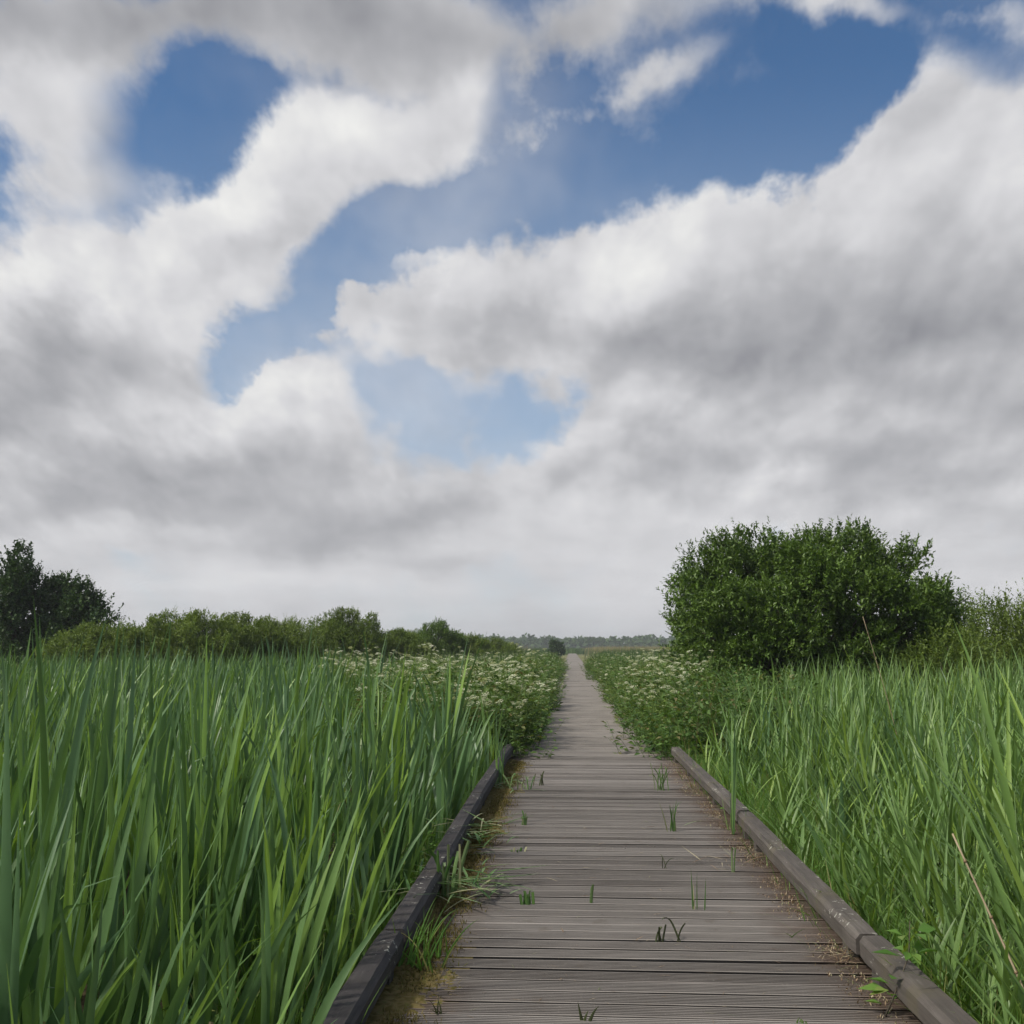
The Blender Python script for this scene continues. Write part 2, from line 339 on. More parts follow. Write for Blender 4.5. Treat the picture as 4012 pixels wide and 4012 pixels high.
def wood_mat():
    m, t, out = mat('weathered_decking')
    r = attr(t, 'rnd'); P = pos(t); px_, py_, pz_ = split(P)
    grain = noise(vec(t, px_ * 1.6, py_ * 60.0, r * 37.0), 1.5, 5, .65, dim='3D')
    blot = noise(vec(t, px_ * 1.1, py_ * 1.6, 2.0), 1.3, 4, .6, dim='3D')
    col = r.ramp([(0, (.130, .117, .107)), (.3, (.200, .183, .168)), (.7, (.260, .240, .222)), (1, (.168, .153, .140))])
    col = vscale(col, grain.lin(.25, .75, .66, 1.30))
    col = mixc(blot.ss(.45, .70) * .40, col, (.275, .250, .230))
    # brown, damp, dirt-stained strips along both kerbs where leaves rot
    e = px_.abs() + (noise(P, 2.2, 4, .6, dim='3D') - .5) * .8
    col = mixc(e.ss(.66, 1.10) * .75, col, (.105, .066, .045))
    col = mixc(noise(P, 5.5, 5, .65, dim='3D').ss(.60, .70) * .30, col, (.13, .10, .07))
    # further on the boards are sandier and evenly worn
    col = mixc(py_.ss(11.5, 18.5), col, vscale(vec(t, .212, .193, .172), grain.lin(.2, .8, .75, 1.2) * blot.lin(.3, .7, .75, 1.18)))
    speck = noise(P, 130, 2, .5, dim='3D').ss(.66, .72)
    col = mixc(speck * .35, col, (.45, .42, .38))
    p = principled(t, col, grain.lin(.2, .8, .88, .72), .18, grain, .35, .004)
    t.links.new(p.outputs[0], out.inputs[0]); return m
M['deck'] = wood_mat()
def rail_mat(name, stops, lichen, moss):
    m, t, out = mat(name)
    O = objco(t); ox, oy, oz = split(O)
    g = noise(vec(t, ox * 30, oy * 1.4, oz * 30), 1.6, 5, .65, dim='3D')
    b = noise(O, 2.1, 4, .6, dim='3D')
    col = (g * .6 + b * .4).ramp(stops)
    nz = split(X(t, t.nodes.new('ShaderNodeNewGeometry').outputs['Normal']))[2]
    crack = noise(vec(t, ox * 55, oy * 1.1, oz * 55), 1.0, 2, .5, dim='3D').ss(.665, .70)
    col = mixc(crack * .7, col, (.02, .018, .016))
    lm = noise(O, 16, 6, .74, dim='3D').ss(.60, .63) * noise(O, 2.6, 3, .6, dim='3D').ss(.50, .60)
    col = mixc(lm * lichen, col, (.42, .42, .37))
    scr = noise(vec(t, ox * 60, oy * 9, oz * 60), 1.2, 3, .6, dim='3D').ss(.70, .74)
    col = mixc(scr * .5, col, (.33, .31, .28))
    col = mixc(noise(O, 3.4, 4, .6, dim='3D').ss(.52, .68) * moss, col, (.10, .088, .045))
    p = principled(t, col, .75, .3, g + lm * .5, .5, .006)
    t.links.new(p.outputs[0], out.inputs[0]); return m
M['rail_dark'] = rail_mat('dark_kerb_timber', [(.3, (.022, .020, .021)), (.55, (.048, .043, .043)), (.75, (.088, .080, .078))], .9, .10)
M['rail_grey'] = rail_mat('grey_kerb_timber', [(.3, (.040, .034, .030)), (.55, (.092, .081, .072)), (.75, (.165, .150, .134))], .85, .35)
def ground_mat():
    m, t, out = mat('marsh_ground')
    P = pos(t); n1 = noise(P, .35, 6, .6, dim='3D'); n2 = noise(P, 6.0, 5, .65, dim='3D')
    near = n2.ramp([(.3, (.014, .011, .007)), (.5, (.040, .030, .018)), (.7, (.075, .058, .030))])
    px_, py_, pz_ = split(P)
    far = noise(P, .02, 6, .6, dim='3D').ramp([(.35, (.075, .11, .03)), (.55, (.17, .16, .07)), (.7, (.10, .14, .04))])
    col = mixc(py_.ss(60, 140), near, far)
    p = principled(t, col, .9, .15, n2, .6, .05); t.links.new(p.outputs[0], out.inputs[0]); return m
M['ground'] = ground_mat()
# ------------------------------------------------------------------ ground
GZ = -0.32
b = Buf()
NR, NA = 34, 72
rad = np.concatenate([[0.0], np.geomspace(1.5, 4200, NR)])
ang = np.linspace(0, 2 * np.pi, NA, endpoint=False)
V = [[0, 0, GZ]] + [[r * math.cos(a), r * math.sin(a) , GZ + (U(-.03, .03) if r < 200 else 0)] for r in rad[1:] for a in ang]
F3 = np.array([[0, 1 + j, 1 + (j + 1) % NA] for j in range(NA)])
F4 = np.array([[1 + i * NA + j, 1 + (i + 1) * NA + j, 1 + (i + 1) * NA + (j + 1) % NA, 1 + i * NA + (j + 1) % NA] for i in range(NR - 1) for j in range(NA)])
b.add(V, [F3, F4])
tag(b.obj('ground', M['ground']), 'flat dark marshy ground under the reeds, running to the horizon', None, None, 'structure')

# ------------------------------------------------------------------ boardwalk
walk = tag(empty('boardwalk', (0, 0, 0)), 'long straight boardwalk of weathered grey grooved planks running to the horizon', 'boardwalk')
def plank(buf, y0, wid, half, thick=.040, grooves=6, seg=5, z=0.0, tilt=0.0, skew=0.0, r=.5):
    pts = [(.030, -thick), (.006, -.0045), (0, -.0015), (.0015, 0)]       # sides cut back under a thin lip
    for k in range(grooves):
        c = wid * (k + 1) / (grooves + 1)
        pts += [(c - .0056, 0), (c - .0084, -.012), (c + .0084, -.012), (c + .0056, 0)]
    pts += [(wid - .0015, 0), (wid, -.0015), (wid - .006, -.0045), (wid - .030, -thick)]
    pts = np.array(pts); n = len(pts)
    xs = np.linspace(-half + U(-.012, .012), half + U(-.012, .012), seg + 1)
    warp = np.cumsum(U(-.0012, .0012, seg + 1)); bow = U(-.002, .002, seg + 1)
    V = np.zeros((seg + 1, n, 3))
    V[..., 0] = xs[:, None]
    V[..., 1] = y0 + pts[None, :, 0] + skew * xs[:, None] + bow[:, None]
    V[..., 2] = z + pts[None, :, 1] + tilt * xs[:, None] + warp[:, None]
    F = np.array([[i * n + j, (i + 1) * n + j, (i + 1) * n + (j + 1) % n, i * n + (j + 1) % n] for i in range(seg) for j in range(n)])
    buf.add(V.reshape(-1, 3), [F, np.arange(n)[::-1] if False else np.arange(n), np.arange(seg * n, seg * n + n)[::-1]], r)
b = Buf(); y = -2.0
while y < 23.9:
    plank(b, y, .129, 1.13, grooves=6 if y < 11 else 4 if y < 14 else 2 if y < 17 else 0, z=U(-.0025, .0015), tilt=U(-.0012, .0012), skew=U(-.0015, .0015), r=U(0, 1))
    y += .129 + (max(.011, rng.normal(.020, .006)) if y < 14.3 else max(.003, rng.normal(.006, .003)))
b.obj('decking', M['deck'], walk, smooth=False)
b = Buf(); k = 0
while y < 232:
    # further out: close-set planks in short bays that have settled a little, each bay with its own level
    n = 12 if y < 80 else 4
    z = U(-.012, .004); ti = U(-.003, .003); off = U(-.02, .02); half = 1.02 if y < 60 else .86
    for i in range(n):
        w_ = .15 if y < 80 else 1.2
        V = [(x + off, yy, z + ti * x + zz) for zz in (-.028, 0) for yy in (y, y + w_ - .0015) for x in (-half, half)]
        b.add(V, [np.array([[4, 5, 7, 6], [0, 2, 3, 1], [0, 1, 5, 4], [1, 3, 7, 5], [3, 2, 6, 7], [2, 0, 4, 6]])], U(.2, .8))
        y += w_
    y += .007; k += 1
b.obj('decking', M['deck'], walk, smooth=False)
def box(buf, x0, x1, y0, y1, z0, z1, ch=.006, r=.5):
    """chamfered box: three stacked rings, butted ends"""
    rings = [(z0, 0), (z1 - ch, 0), (z1, ch)]
    V = []
    for z, c in rings: V += [(x0 + c, y0 + c, z), (x1 - c, y0 + c, z), (x1 - c, y1 - c, z), (x0 + c, y1 - c, z)]
    F = [[i * 4 + j, i * 4 + (j + 1) % 4, (i + 1) * 4 + (j + 1) % 4, (i + 1) * 4 + j] for i in range(2) for j in range(4)] + [[3, 2, 1, 0], [8, 9, 10, 11]]
    buf.add(V, [np.array(F)], r)
for x in (-.96, -.32, .32, .96):
    b = Buf(); box(b, x - .035, x + .035, -2, 23.9, -.18, -.046); b.obj('joist', M['rail_dark'], walk, smooth=False)

# ------------------------------------------------------------------ kerb rails along the near boardwalk
def rail(x, y0, y1, m, label, blocks, yaw=0.0, z0=.078, w=.125, h=.092, seed=0):
    ym = (y0 + y1) / 2; L = y1 - y0
    root = tag(empty('kerb_rail', (x, ym, 0), yaw), label, 'kerb rail', 'timber kerb rails along the boardwalk')
    b = Buf(); S = 46; ch = .026
    prof = [(-w / 2, 0), (-w / 2, h - ch), (-w / 2 + ch * .8, h), (w / 2 - ch * .8, h), (w / 2, h - ch), (w / 2, 0), (w / 2 - .008, -.004), (-w / 2 + .008, -.004)]
    n = len(prof); V = []
    ph = U(0, 6, 4)
    for i in range(S + 1):
        t = i / S; yy = -L / 2 + L * t
        e = .010 if i in (0, S) else 0
        dx = .004 * math.sin(3 * t + ph[0]) + .002 * math.sin(11 * t + ph[1]); dz = .004 * math.sin(2.3 * t + ph[2])
        for (a, c) in prof:
            V.append((a * (1 - e * 8) + dx + U(-.0013, .0013), yy + (U(-.004, .004) if i in (0, S) else 0), z0 + c * (1 - e * 4) + dz + U(-.0013, .0013)))
    F = [[i * n + j, i * n + (j + 1) % n, (i + 1) * n + (j + 1) % n, (i + 1) * n + j] for i in range(S) for j in range(n)]
    b.add(V, [np.array(F), np.arange(n)[::-1], np.arange(S * n, S * n + n)])
    me = b.obj('beam', m, root, smooth=False)
    for yb in blocks:
        b = Buf(); box(b, -.042, .042, yb - ym - .055, yb - ym + .055, .002, z0 - .006); b.obj('support_block', m, root, smooth=False)
rail(-1.095, .55, 4.86, M['rail_dark'], 'nearest black kerb beam on the left, spotted with pale lichen', (1.1, 3.0, 4.62))
rail(-1.10, 4.885, 9.28, M['rail_dark'], 'middle black kerb beam of the left edge, with cut cattail leaves lying beside it', (5.2, 7.2, 9.0), yaw=R(.25))
rail(-1.105, 9.31, 13.9, M['rail_dark'], 'farthest black kerb beam of the left edge, running in under the cow parsley', (9.6, 11.6, 13.5), yaw=R(-.2))
rail(1.075, .55, 4.90, M['rail_grey'], 'nearest greyish brown kerb beam on the right, a leafy seedling against it', (1.2, 3.1, 4.72))
rail(1.08, 4.925, 8.40, M['rail_grey'], 'middle grey kerb beam of the right edge, beside a pile of hay', (5.2, 7.7, 8.2), yaw=R(-.3))
rail(1.085, 8.43, 13.7, M['rail_grey'], 'farthest grey kerb beam of the right edge, starting behind a tall cattail', (9.9, 12.0, 13.4), yaw=R(.15))

# ------------------------------------------------------------------ plant variants
def arrays(bf): return (np.concatenate(bf.v), [np.atleast_2d(f) for f in bf.f], np.concatenate(bf.r), np.concatenate(bf.t))
def stamp(buf, var, P, rz, sc, lean=None, laz=None, shift=None):
    """copies one plant variant to many places inside ONE stuff mesh"""
    V, F, r, t = var; N = len(P)
    if N == 0: return
    c, s = np.cos(rz)[:, None], np.sin(rz)[:, None]
    sc = np.asarray(sc, float)
    if sc.ndim == 1: sc = np.stack([sc, sc, sc], -1)
    W = V[None] * sc[:, None, :]
    x = W[..., 0] * c - W[..., 1] * s; y = W[..., 0] * s + W[..., 1] * c; z = W[..., 2].copy()
    if lean is not None:                       # shear-like lean of the whole plant
        x = x + np.sin(lean)[:, None] * np.cos(laz)[:, None] * z; y = y + np.sin(lean)[:, None] * np.sin(laz)[:, None] * z
        z = z * np.cos(lean)[:, None]
    Wd = np.stack([x, y, z], -1) + np.asarray(P)[:, None]
    n = len(V); offs = (np.arange(N) * n)
    Fs = [(f[None] + offs[:, None, None]).reshape(-1, f.shape[1]) for f in F]
    rr = (r[None] + (U(0, 1, N) if shift is None else shift)[:, None]) % 1.0
    buf.add(Wd.reshape(-1, 3), Fs, rr.ravel(), np.tile(t, N))
def cattail_var(S=8, n=None):
    b = Buf(); n = n or int(rng.integers(5, 8)); a0 = U(0, 6.28)
    az = a0 + np.arange(n) % 2 * np.pi + rng.normal(0, .45, n)
    L = U(.92, 1.42, n); L[0] = 1.42
    lean = np.abs(rng.normal(.07, .07, n)); bend = np.abs(rng.normal(.16, .20, n)); pw = np.full(n, 2.0)
    if U(0, 1) < .22: bend[1] = U(1.5, 2.1); pw[1] = 7.0      # a leaf snapped over
    base = np.stack([.018 * np.cos(az) + rng.normal(0, .006, n), .018 * np.sin(az) + rng.normal(0, .006, n), np.zeros(n)], -1)
    blades(b, base, L, U(.029, .044, n), az, lean, bend, az + np.pi / 2 + rng.normal(0, .5, n), S, pw, U(-1.6, 1.6, n), .13, 'cattail', (U(0, 1) + rng.normal(0, .12, n)) % 1)
    return b
def reed_var(S=6, n=None, stem=True):
    b = Buf(); H = U(.95, 1.2); n = n or int(rng.integers(8, 12)); a0 = U(0, 6.28); r0 = U(0, 1)
    lx, ly = rng.normal(0, .05, 2)
    zz = np.linspace(.06, 1, n) ** .8 * H * .90
    if stem: tube(b, [(lx * q * q * H, ly * q * q * H, q * H) for q in np.linspace(0, 1, 5)], .0035, .0012, 4, (r0 + .5) % 1)
    az = a0 + np.arange(n) % 2 * np.pi + rng.normal(0, .5, n)
    q = zz / H; base = np.stack([lx * q * q * H, ly * q * q * H, zz], -1)
    L = U(.38, .66, n) * np.clip(1.3 - .5 * np.abs(q - .6), .6, 1.2)
    lean = U(.16, .46, n) * (1.2 - .70 * q); bend = U(.10, .95, n) * (1.1 - .6 * q)
    blades(b, base, L, U(.017, .030, n), az, lean, bend, az + np.pi / 2, S, 1.7, U(-.8, .8, n), .15, 'reed', (r0 + rng.normal(0, .12, n)) % 1)
    return b
def grass_var(n=26, H=.5, spread=.10):
    b = Buf(); az = U(0, 6.28, n); rr = spread * np.sqrt(U(0, 1, n))
    blades(b, np.stack([rr * np.cos(az * 3), rr * np.sin(az * 3), np.zeros(n)], -1), U(.45, 1.0, n) * H, U(.004, .0085, n), az, np.abs(rng.normal(.10, .12, n)), U(.1, 1.3, n), az + np.pi / 2, 5, 1.8, U(-.6, .6, n), .1, 'reed', U(0, 1, n))
    return b
def herb_var(H=.6, n=90, spread=.20, L=.085, w=.045):
    b = Buf(); ns = 6
    for k in range(ns):
        a = U(0, 6.28); q = np.linspace(0, 1, 5); lx, ly = spread * 1.2 * np.cos(a), spread * 1.2 * np.sin(a); h = H * U(.65, 1.0)
        x0, y0 = rng.normal(0, spread * .5, 2)
        pts = np.stack([x0 + lx * q ** 1.5, y0 + ly * q ** 1.5, h * q], -1)
        tube(b, pts, .004, .0015, 4, .95)
        m = n // ns; s = U(.15, 1.02, m); bp = np.stack([np.interp(s, q, pts[:, i]) for i in range(3)], -1)
        az = U(0, 6.28, m); el = U(-.35, .55, m)
        d = np.stack([np.cos(az) * np.cos(el), np.sin(az) * np.cos(el), np.sin(el)], -1)
        ll = U(.6, 1.2, m) * L * (1.25 - .55 * s)
        leaves(b, bp + d * .02, d, np.tile([0, 0, 1.], (m, 1)) + rng.normal(0, .3, (m, 3)), ll, ll * w / L, (U(0, 1) + rng.normal(0, .12, m)) % 1)
    return b
def parsley_var():
    """hollow ribbed stems, feathery leaves and flat white umbels; returns foliage and the places of the umbels"""
    b = Buf(); um = []; ns = int(rng.integers(5, 8)); H0 = 1.0
    for k in range(ns):
        a = U(0, 6.28); h = H0 * U(.78, 1.0); sp = U(.10, .30); x0, y0 = rng.normal(0, .06, 2)
        q = np.linspace(0, 1, 6); pts = np.stack([x0 + sp * np.cos(a) * q ** 1.4, y0 + sp * np.sin(a) * q ** 1.4, h * q], -1)
        tube(b, pts, .006, .002, 4, .55); um.append((*pts[-1], U(.036, .062)))
        for j in range(int(rng.integers(1, 4))):
            s = U(.62, .85); p0 = np.array([np.interp(s, q, pts[:, i]) for i in range(3)]); aa = U(0, 6.28); l = U(.10, .22)
            p1 = p0 + np.array([np.cos(aa) * l * .6, np.sin(aa) * l * .6, l]); tube(b, [p0, (p0 + p1) / 2 + [0, 0, -.012], p1], .003, .0015, 4, .55)
            um.append((*p1, U(.025, .045)))
        for j in range(5):        # feathery leaf sprays
            s = U(.12, .80); p0 = np.array([np.interp(s, q, pts[:, i]) for i in range(3)]); aa = U(0, 6.28); l = U(.16, .30) * (1.2 - s * .6)
            m = 16; f = np.sort(U(.1, 1, m)); dr = np.array([np.cos(aa), np.sin(aa), U(.1, .6)])
            bp = p0 + dr * (f * l)[:, None]; sd = np.where(np.arange(m) % 2, 1, -1)[:, None] * np.array([-np.sin(aa), np.cos(aa), 0])
            d = sd * .9 + dr * .6 + rng.normal(0, .2, (m, 3)); ll = U(.05, .10, m) * (1.25 - f * .8)
            leaves(b, bp, d, np.tile([0, 0, 1.], (m, 1)) + rng.normal(0, .25, (m, 3)), ll, ll * .42, (U(0, 1) + rng.normal(0, .1, m)) % 1)
    return b, um
def umbel_mesh(n=13, name='umbel'):
    b = Buf()
    for k in range(n):
        a = k * 2.4; r = math.sqrt((k + .4) / n); cx, cy, cz = r * math.cos(a), r * math.sin(a), .30 * (1 - r * r) + U(-.05, .05)
        tube(b, [(0, 0, -.55), (cx * .9, cy * .9, cz - .05)], .018, .012, 3, .05)
        s = .24 * U(.8, 1.15); an = np.linspace(0, 6.283, 7)[:-1] + U(0, 1)
        V = [(cx, cy, cz + .09)] + [(cx + s * U(.75, 1.1) * math.cos(q), cy + s * U(.75, 1.1) * math.sin(q), cz + U(-.04, .03)) for q in an]
        b.add(V, [np.array([[0, 1 + i, 1 + (i + 1) % 6] for i in range(6)])], U(0, 1))
    return b

def in_view(x, y, m=.35):       # the part of the marsh the photo can see
    return (x > -.267 - .625 * y - m) & (x < -.267 + .475 * y + m)
def scatter(x0, x1, y0, y1, dens, mask=None):
    n = int((x1 - x0) * (y1 - y0) * dens)
    g = math.sqrt(1 / dens)
    xs, ys = np.meshgrid(np.arange(x0, x1, g), np.arange(y0, y1, g))
    x = xs.ravel() + U(-.55, .55, xs.size) * g; y = ys.ravel() + U(-.55, .55, xs.size) * g
    k = in_view(x, y)
    if mask is not None: k &= mask(x, y)
    return x[k], y[k]
def place(mesh, name, x, y, z, rz, sc, lean=0.0, laz=0.0):
    o = bpy.data.objects.new(name, mesh); COL.objects.link(o)
    ax = Vector((-math.sin(laz), math.cos(laz), 0))
    o.matrix_world = Matrix.Translation((x, y, z)) @ Matrix.Rotation(lean, 4, ax) @ Matrix.Rotation(rz, 4, 'Z') @ Matrix.Diagonal((*sc, 1))
    return o

# ------------------------------------------------------------------ cattails, left
CV = [cattail_var() for _ in range(16)]; CM = [v.mesh('cattail', M['cattail']) for v in CV]; CA = [arrays(v) for v in CV]
CL = [arrays(cattail_var(4, 6)) for _ in range(10)]
def top_left(x, y):             # how high the leaves stand above the ground
    h = 1.22 + .24 * np.clip((y - 2.6) / 5.0, 0, 1) + .12 * np.clip((-x - 2.0) / 2.0, 0, 1)
    return h * (1 - .10 * np.exp(-((x + 1.3) / .25) ** 2))
x, y = scatter(-6, -1.22, 2.3, 7.6, 15.5)
x = np.minimum(x, -1.24)
for i in range(len(x)):
    h = top_left(x[i], y[i]) * U(.64, 1.12) * (1.30 if U(0, 1) < .20 and x[i] < -1.9 else 1)
    if x[i] < -1.9 and 3.0 < y[i] < 6.5 and U(0, 1) < .17: h = U(1.65, 2.0)
    elif x[i] < -1.5 and y[i] > 5 and U(0, 1) < .12: h = U(1.5, 1.75)
    o = place(CM[i % 16], 'cattail', x[i], y[i], GZ - .02, U(0, 6.28), (1.0, 1.0, h / 1.38), rng.normal(.06 + .05 * (x[i] > -2.2), .085), rng.normal(0, .6))
    tag(o, 'strap-leaved green cattail among the crowd filling the left foreground', 'cattail', 'cattails in the left foreground')
print('near cattails', len(x))
b = Buf()
x, y = scatter(-22, -1.24, 7.6, 34, 6.6, lambda x, y: (x < np.where(y < 13.6, -1.24, -3.4 - (y - 13.6) * .16 - .8 * np.sin(y * .9))))
g = rng.integers(0, 10, len(x)); near = y < 14
for k in range(10):
    for sel, vs_ in ((near & (g == k), CA), (~near & (g == k), CL)):
        n = sel.sum(); h = top_left(x[sel], y[sel]) * U(.62, 1.06, n) * np.where(U(0, 1, n) < .15, U(1.15, 1.36, n), 1) / 1.38
        wd = np.where(y[sel] > 16, 1.55, 1.25)
        stamp(b, vs_[k], np.stack([x[sel], y[sel], np.full(n, GZ)], -1), U(0, 6.28, n), np.stack([wd, wd, h], -1), np.abs(rng.normal(.08, .09, n)), rng.normal(0, .9, n))
tag(b.obj('cattail_bed', M['cattail']), 'dense bed of dark green cattails behind the left foreground', 'cattail bed', None, 'stuff')

# ------------------------------------------------------------------ reeds, cattails and grass, right
RV = [reed_var() for _ in range(14)]; RM = [v.mesh('reed', M['reed']) for v in RV]; RA = [arrays(v) for v in RV]
RL = [arrays(reed_var(4, 7, False)) for _ in range(8)]
GA = [arrays(grass_var(26, .5)) for _ in range(6)]
def top_right(x, y):
    d = np.clip((x - 1.2) / .9, 0, 1)
    return .64 + .66 * d + .12 * np.clip((x - 2.2) / 2, 0, 1)
x, y = scatter(1.32, 6, 2.6, 6.6, 36)
for i in range(len(x)):
    h = top_right(x[i], y[i]) * U(.85, 1.15)
    o = place(RM[i % 14], 'reed', x[i], y[i], GZ - .02, U(0, 6.28), (1.15, 1.15, h / 1.40), rng.normal(.07, .10), rng.normal(2.8, .7))
    tag(o, 'bright green reed shoot with arching pointed leaves in the right foreground', 'reed', 'reeds in the right foreground')
for i in range(14):
    xx, yy = U(1.42, 1.95), U(3.3, 4.6)
    o = place(RM[i], 'reed', xx, yy, GZ - .02, U(0, 6.28), (1.5, 1.5, U(1.25, 1.6) / 1.30), U(.02, .12), 2.9)
    tag(o, 'bright green reed shoot with arching pointed leaves in the right foreground', 'reed', 'reeds in the right foreground')
print('near reeds', len(x))
b = Buf()
x, y = scatter(1.28, 16, 6.6, 26, 13, lambda x, y: (x > np.where(y < 13.2, 1.28, 1.5 + (y - 13.2) * .32)) & (np.hypot((x - 5.4) / 3.5, (y - 24.6) / 2.9) > 1))
g = rng.integers(0, 8, len(x))
for k in range(8):
    for sel, vs_ in (((y < 12) & (g == k), RA), ((y >= 12) & (g == k), RL)):
        n = sel.sum(); h = top_right(x[sel], y[sel]) * U(.74, 1.12, n) / 1.40
        stamp(b, vs_[k], np.stack([x[sel], y[sel], np.full(n, GZ)], -1), U(0, 6.28, n), np.stack([np.full(n, 1.25), np.full(n, 1.25), h], -1), np.abs(rng.normal(.04, .06, n)), rng.normal(2.6, 1.0, n))
tag(b.obj('reed_bed', M['reed']), 'bed of bright green reeds on the right, behind the foreground shoots', 'reed bed', None, 'stuff')
b = Buf()
x, y = scatter(1.5, 14, 7.2, 21, 5.0, lambda x, y: (x > np.where(y < 12, 1.55, 1.9 + (y - 12) * .3)) & (noise_xy(x, y) > -.25) & (np.hypot((x - 5.4) / 3.4, (y - 24.6) / 2.9) > 1)) if False else scatter(1.5, 14, 7.0, 21, 5.0, lambda x, y: (x > np.where(y < 12, 1.55, 1.9 + (y - 12) * .3)) & (np.sin(x * 1.7 + y * .8) + np.sin(y * 1.3 - x) > -.7) & (np.hypot((x - 5.4) / 3.4, (y - 24.6) / 2.9) > 1))
g = rng.integers(0, 10, len(x))
for k in range(10):
    sel = g == k; n = sel.sum(); h = (top_right(x[sel], y[sel]) + .02) * U(.75, 1.10, n) / 1.38
    stamp(b, CA[k], np.stack([x[sel], y[sel], np.full(n, GZ)], -1), U(0, 6.28, n), np.stack([np.full(n, 1.15), np.full(n, 1.15), h], -1), np.abs(rng.normal(.04, .05, n)), rng.normal(1, 1.5, n))
tag(b.obj('cattail_bed', M['cattail']), 'bluish green cattails standing among the reeds on the right below the big bush', 'cattail bed', None, 'stuff')
# grasses and low growth beside both kerbs
b = Buf()
x, y = scatter(1.17, 2.1, 2.5, 14.5, 60, lambda x, y: U(0, 1, x.size) < np.clip(1.3 - (x - 1.2) * .9, .15, 1))
x2, y2 = scatter(-1.75, -1.18, 2.5, 14.0, 26)
x = np.concatenate([x, x2]); y = np.concatenate([y, y2]); g = rng.integers(0, 6, len(x))
for k in range(6):
    sel = g == k; n = sel.sum()
    stamp(b, GA[k], np.stack([x[sel], y[sel], np.full(n, GZ)], -1), U(0, 6.28, n), U(.75, 1.45, n), np.abs(rng.normal(0, .15, n)), U(0, 6.28, n))
tag(b.obj('verge_grass', M['grass']), 'low bright grass growing up beside both kerbs', 'grass', None, 'stuff')
HA = [arrays(herb_var(.55, 84)) for _ in range(5)]
b = Buf()
x, y = scatter(-1.9, -1.2, 4.0, 13.8, 9); x2, y2 = scatter(1.25, 2.3, 3.0, 13.5, 7)
x = np.concatenate([x, x2]); y = np.concatenate([y, y2]); g = rng.integers(0, 5, len(x))
for k in range(5):
    sel = g == k; n = sel.sum()
    stamp(b, HA[k], np.stack([x[sel], y[sel], np.full(n, GZ)], -1), U(0, 6.28, n), U(.55, .95, n) * .85)
x, y = scatter(-5.5, 3.4, 14.0, 34, 7, lambda x, y: (np.abs(x) > .86 + .08 * np.sin(y)) & (x < 1.8 + (y - 14) * .18))
bg_ = Buf(); g = rng.integers(0, 6, len(x))
for k in range(6):
    sel = g == k; n = sel.sum(); h = .70 + .80 * np.clip((np.abs(x[sel]) - .7) / 1.0, 0, 1)
    stamp(bg_, GA[k], np.stack([x[sel], y[sel], np.full(n, GZ)], -1), U(0, 6.28, n), np.stack([np.full(n, 1.5), np.full(n, 1.5), h * U(1.5, 2.3, n)], -1), np.abs(rng.normal(0, .12, n)), U(0, 6.28, n))
tag(bg_.obj('tall_grass', M['grass']), 'tall thin grasses mixed among the cow parsley along the boardwalk', 'grass', None, 'stuff')
tag(b.obj('kerb_weeds', M['grass']), 'small leafy weeds at the foot of the reeds along the kerbs', 'weeds', None, 'stuff')

# ------------------------------------------------------------------ herbs and cow parsley crowding the far boardwalk
HB = [arrays(herb_var(.75, 110, .22, .10, .05)) for _ in range(6)]
def edge(y): return .72 + .06 * np.sin(y * 1.7) + .05 * np.sin(y * .63 + 1)
b = Buf()
for sgn in (-1, 1):
    x, y = scatter(.55, 3.2, 13.9, 26, 10, None) if sgn > 0 else (lambda q: (np.abs(q[0]), q[1]))(scatter(-3.2, -.55, 13.9, 26, 10))
    x2, y2 = scatter(.55, 2.0, 26, 70, 5, None) if sgn > 0 else (lambda q: (np.abs(q[0]), q[1]))(scatter(-2.0, -.55, 26, 70, 5))
    x = np.concatenate([x, x2]); y = np.concatenate([y, y2])
    k0 = x > edge(y) + .17; x, y = x[k0], y[k0]
    g = rng.integers(0, 6, len(x))
    for k in range(6):
        sel = g == k; n = sel.sum(); h = .60 + .62 * np.clip((x[sel] - .6) / .9, 0, 1)
        stamp(b, HB[k], np.stack([x[sel] * sgn, y[sel], np.full(n, GZ)], -1), U(0, 6.28, n), np.stack([np.full(n, 1.2), np.full(n, 1.2), h * U(.8, 1.15, n) * 1.45], -1), np.abs(rng.normal(.05, .08, n)), np.full(n, np.pi if sgn > 0 else 0))
tag(b.obj('undergrowth', M['herb']), 'dark green leafy undergrowth hanging over both edges of the far boardwalk', 'undergrowth', None, 'stuff')
PV = [parsley_var() for _ in range(8)]
PM = [v[0].mesh('cow_parsley', M['parsley']) for v in PV]; UMM = [umbel_mesh().mesh('umbel', M['flower'], False) for _ in range(4)]
UL = [arrays(umbel_mesh(9)) for _ in range(4)]; PA = [arrays(v[0]) for v in PV]
nP = 0
def parsley_site(x, y):
    if abs(x) < edge(y) + .17: return 0
    d = abs(x) - edge(y)
    return min(1.0, .66 + .50 * d) * (1.0 if y < 40 else .95)
spots = []
for (x0, x1, y0, y1, dn) in ((-6.4, -.7, 14.0, 30, 3.2), (.7, 3.6, 16.0, 30, 3.6)):
    xs, ys = scatter(x0, x1, y0, y1, dn)
    for a, c in zip(xs, ys):
        s = parsley_site(a, c) * U(.80, 1.08) * (.90 + .14 * math.sin(a * 1.3 + c * .9) + .06 * math.sin(c * 2.3))
        if s <= 0: continue
        if a < 0 and a < -2.6 - (c - 14) * .34: continue
        if a > 0 and (a > 1.7 + (c - 15) * .14 or (c < 19 and a > 1.5)): continue
        spots.append((c, a, s))
spots.sort()
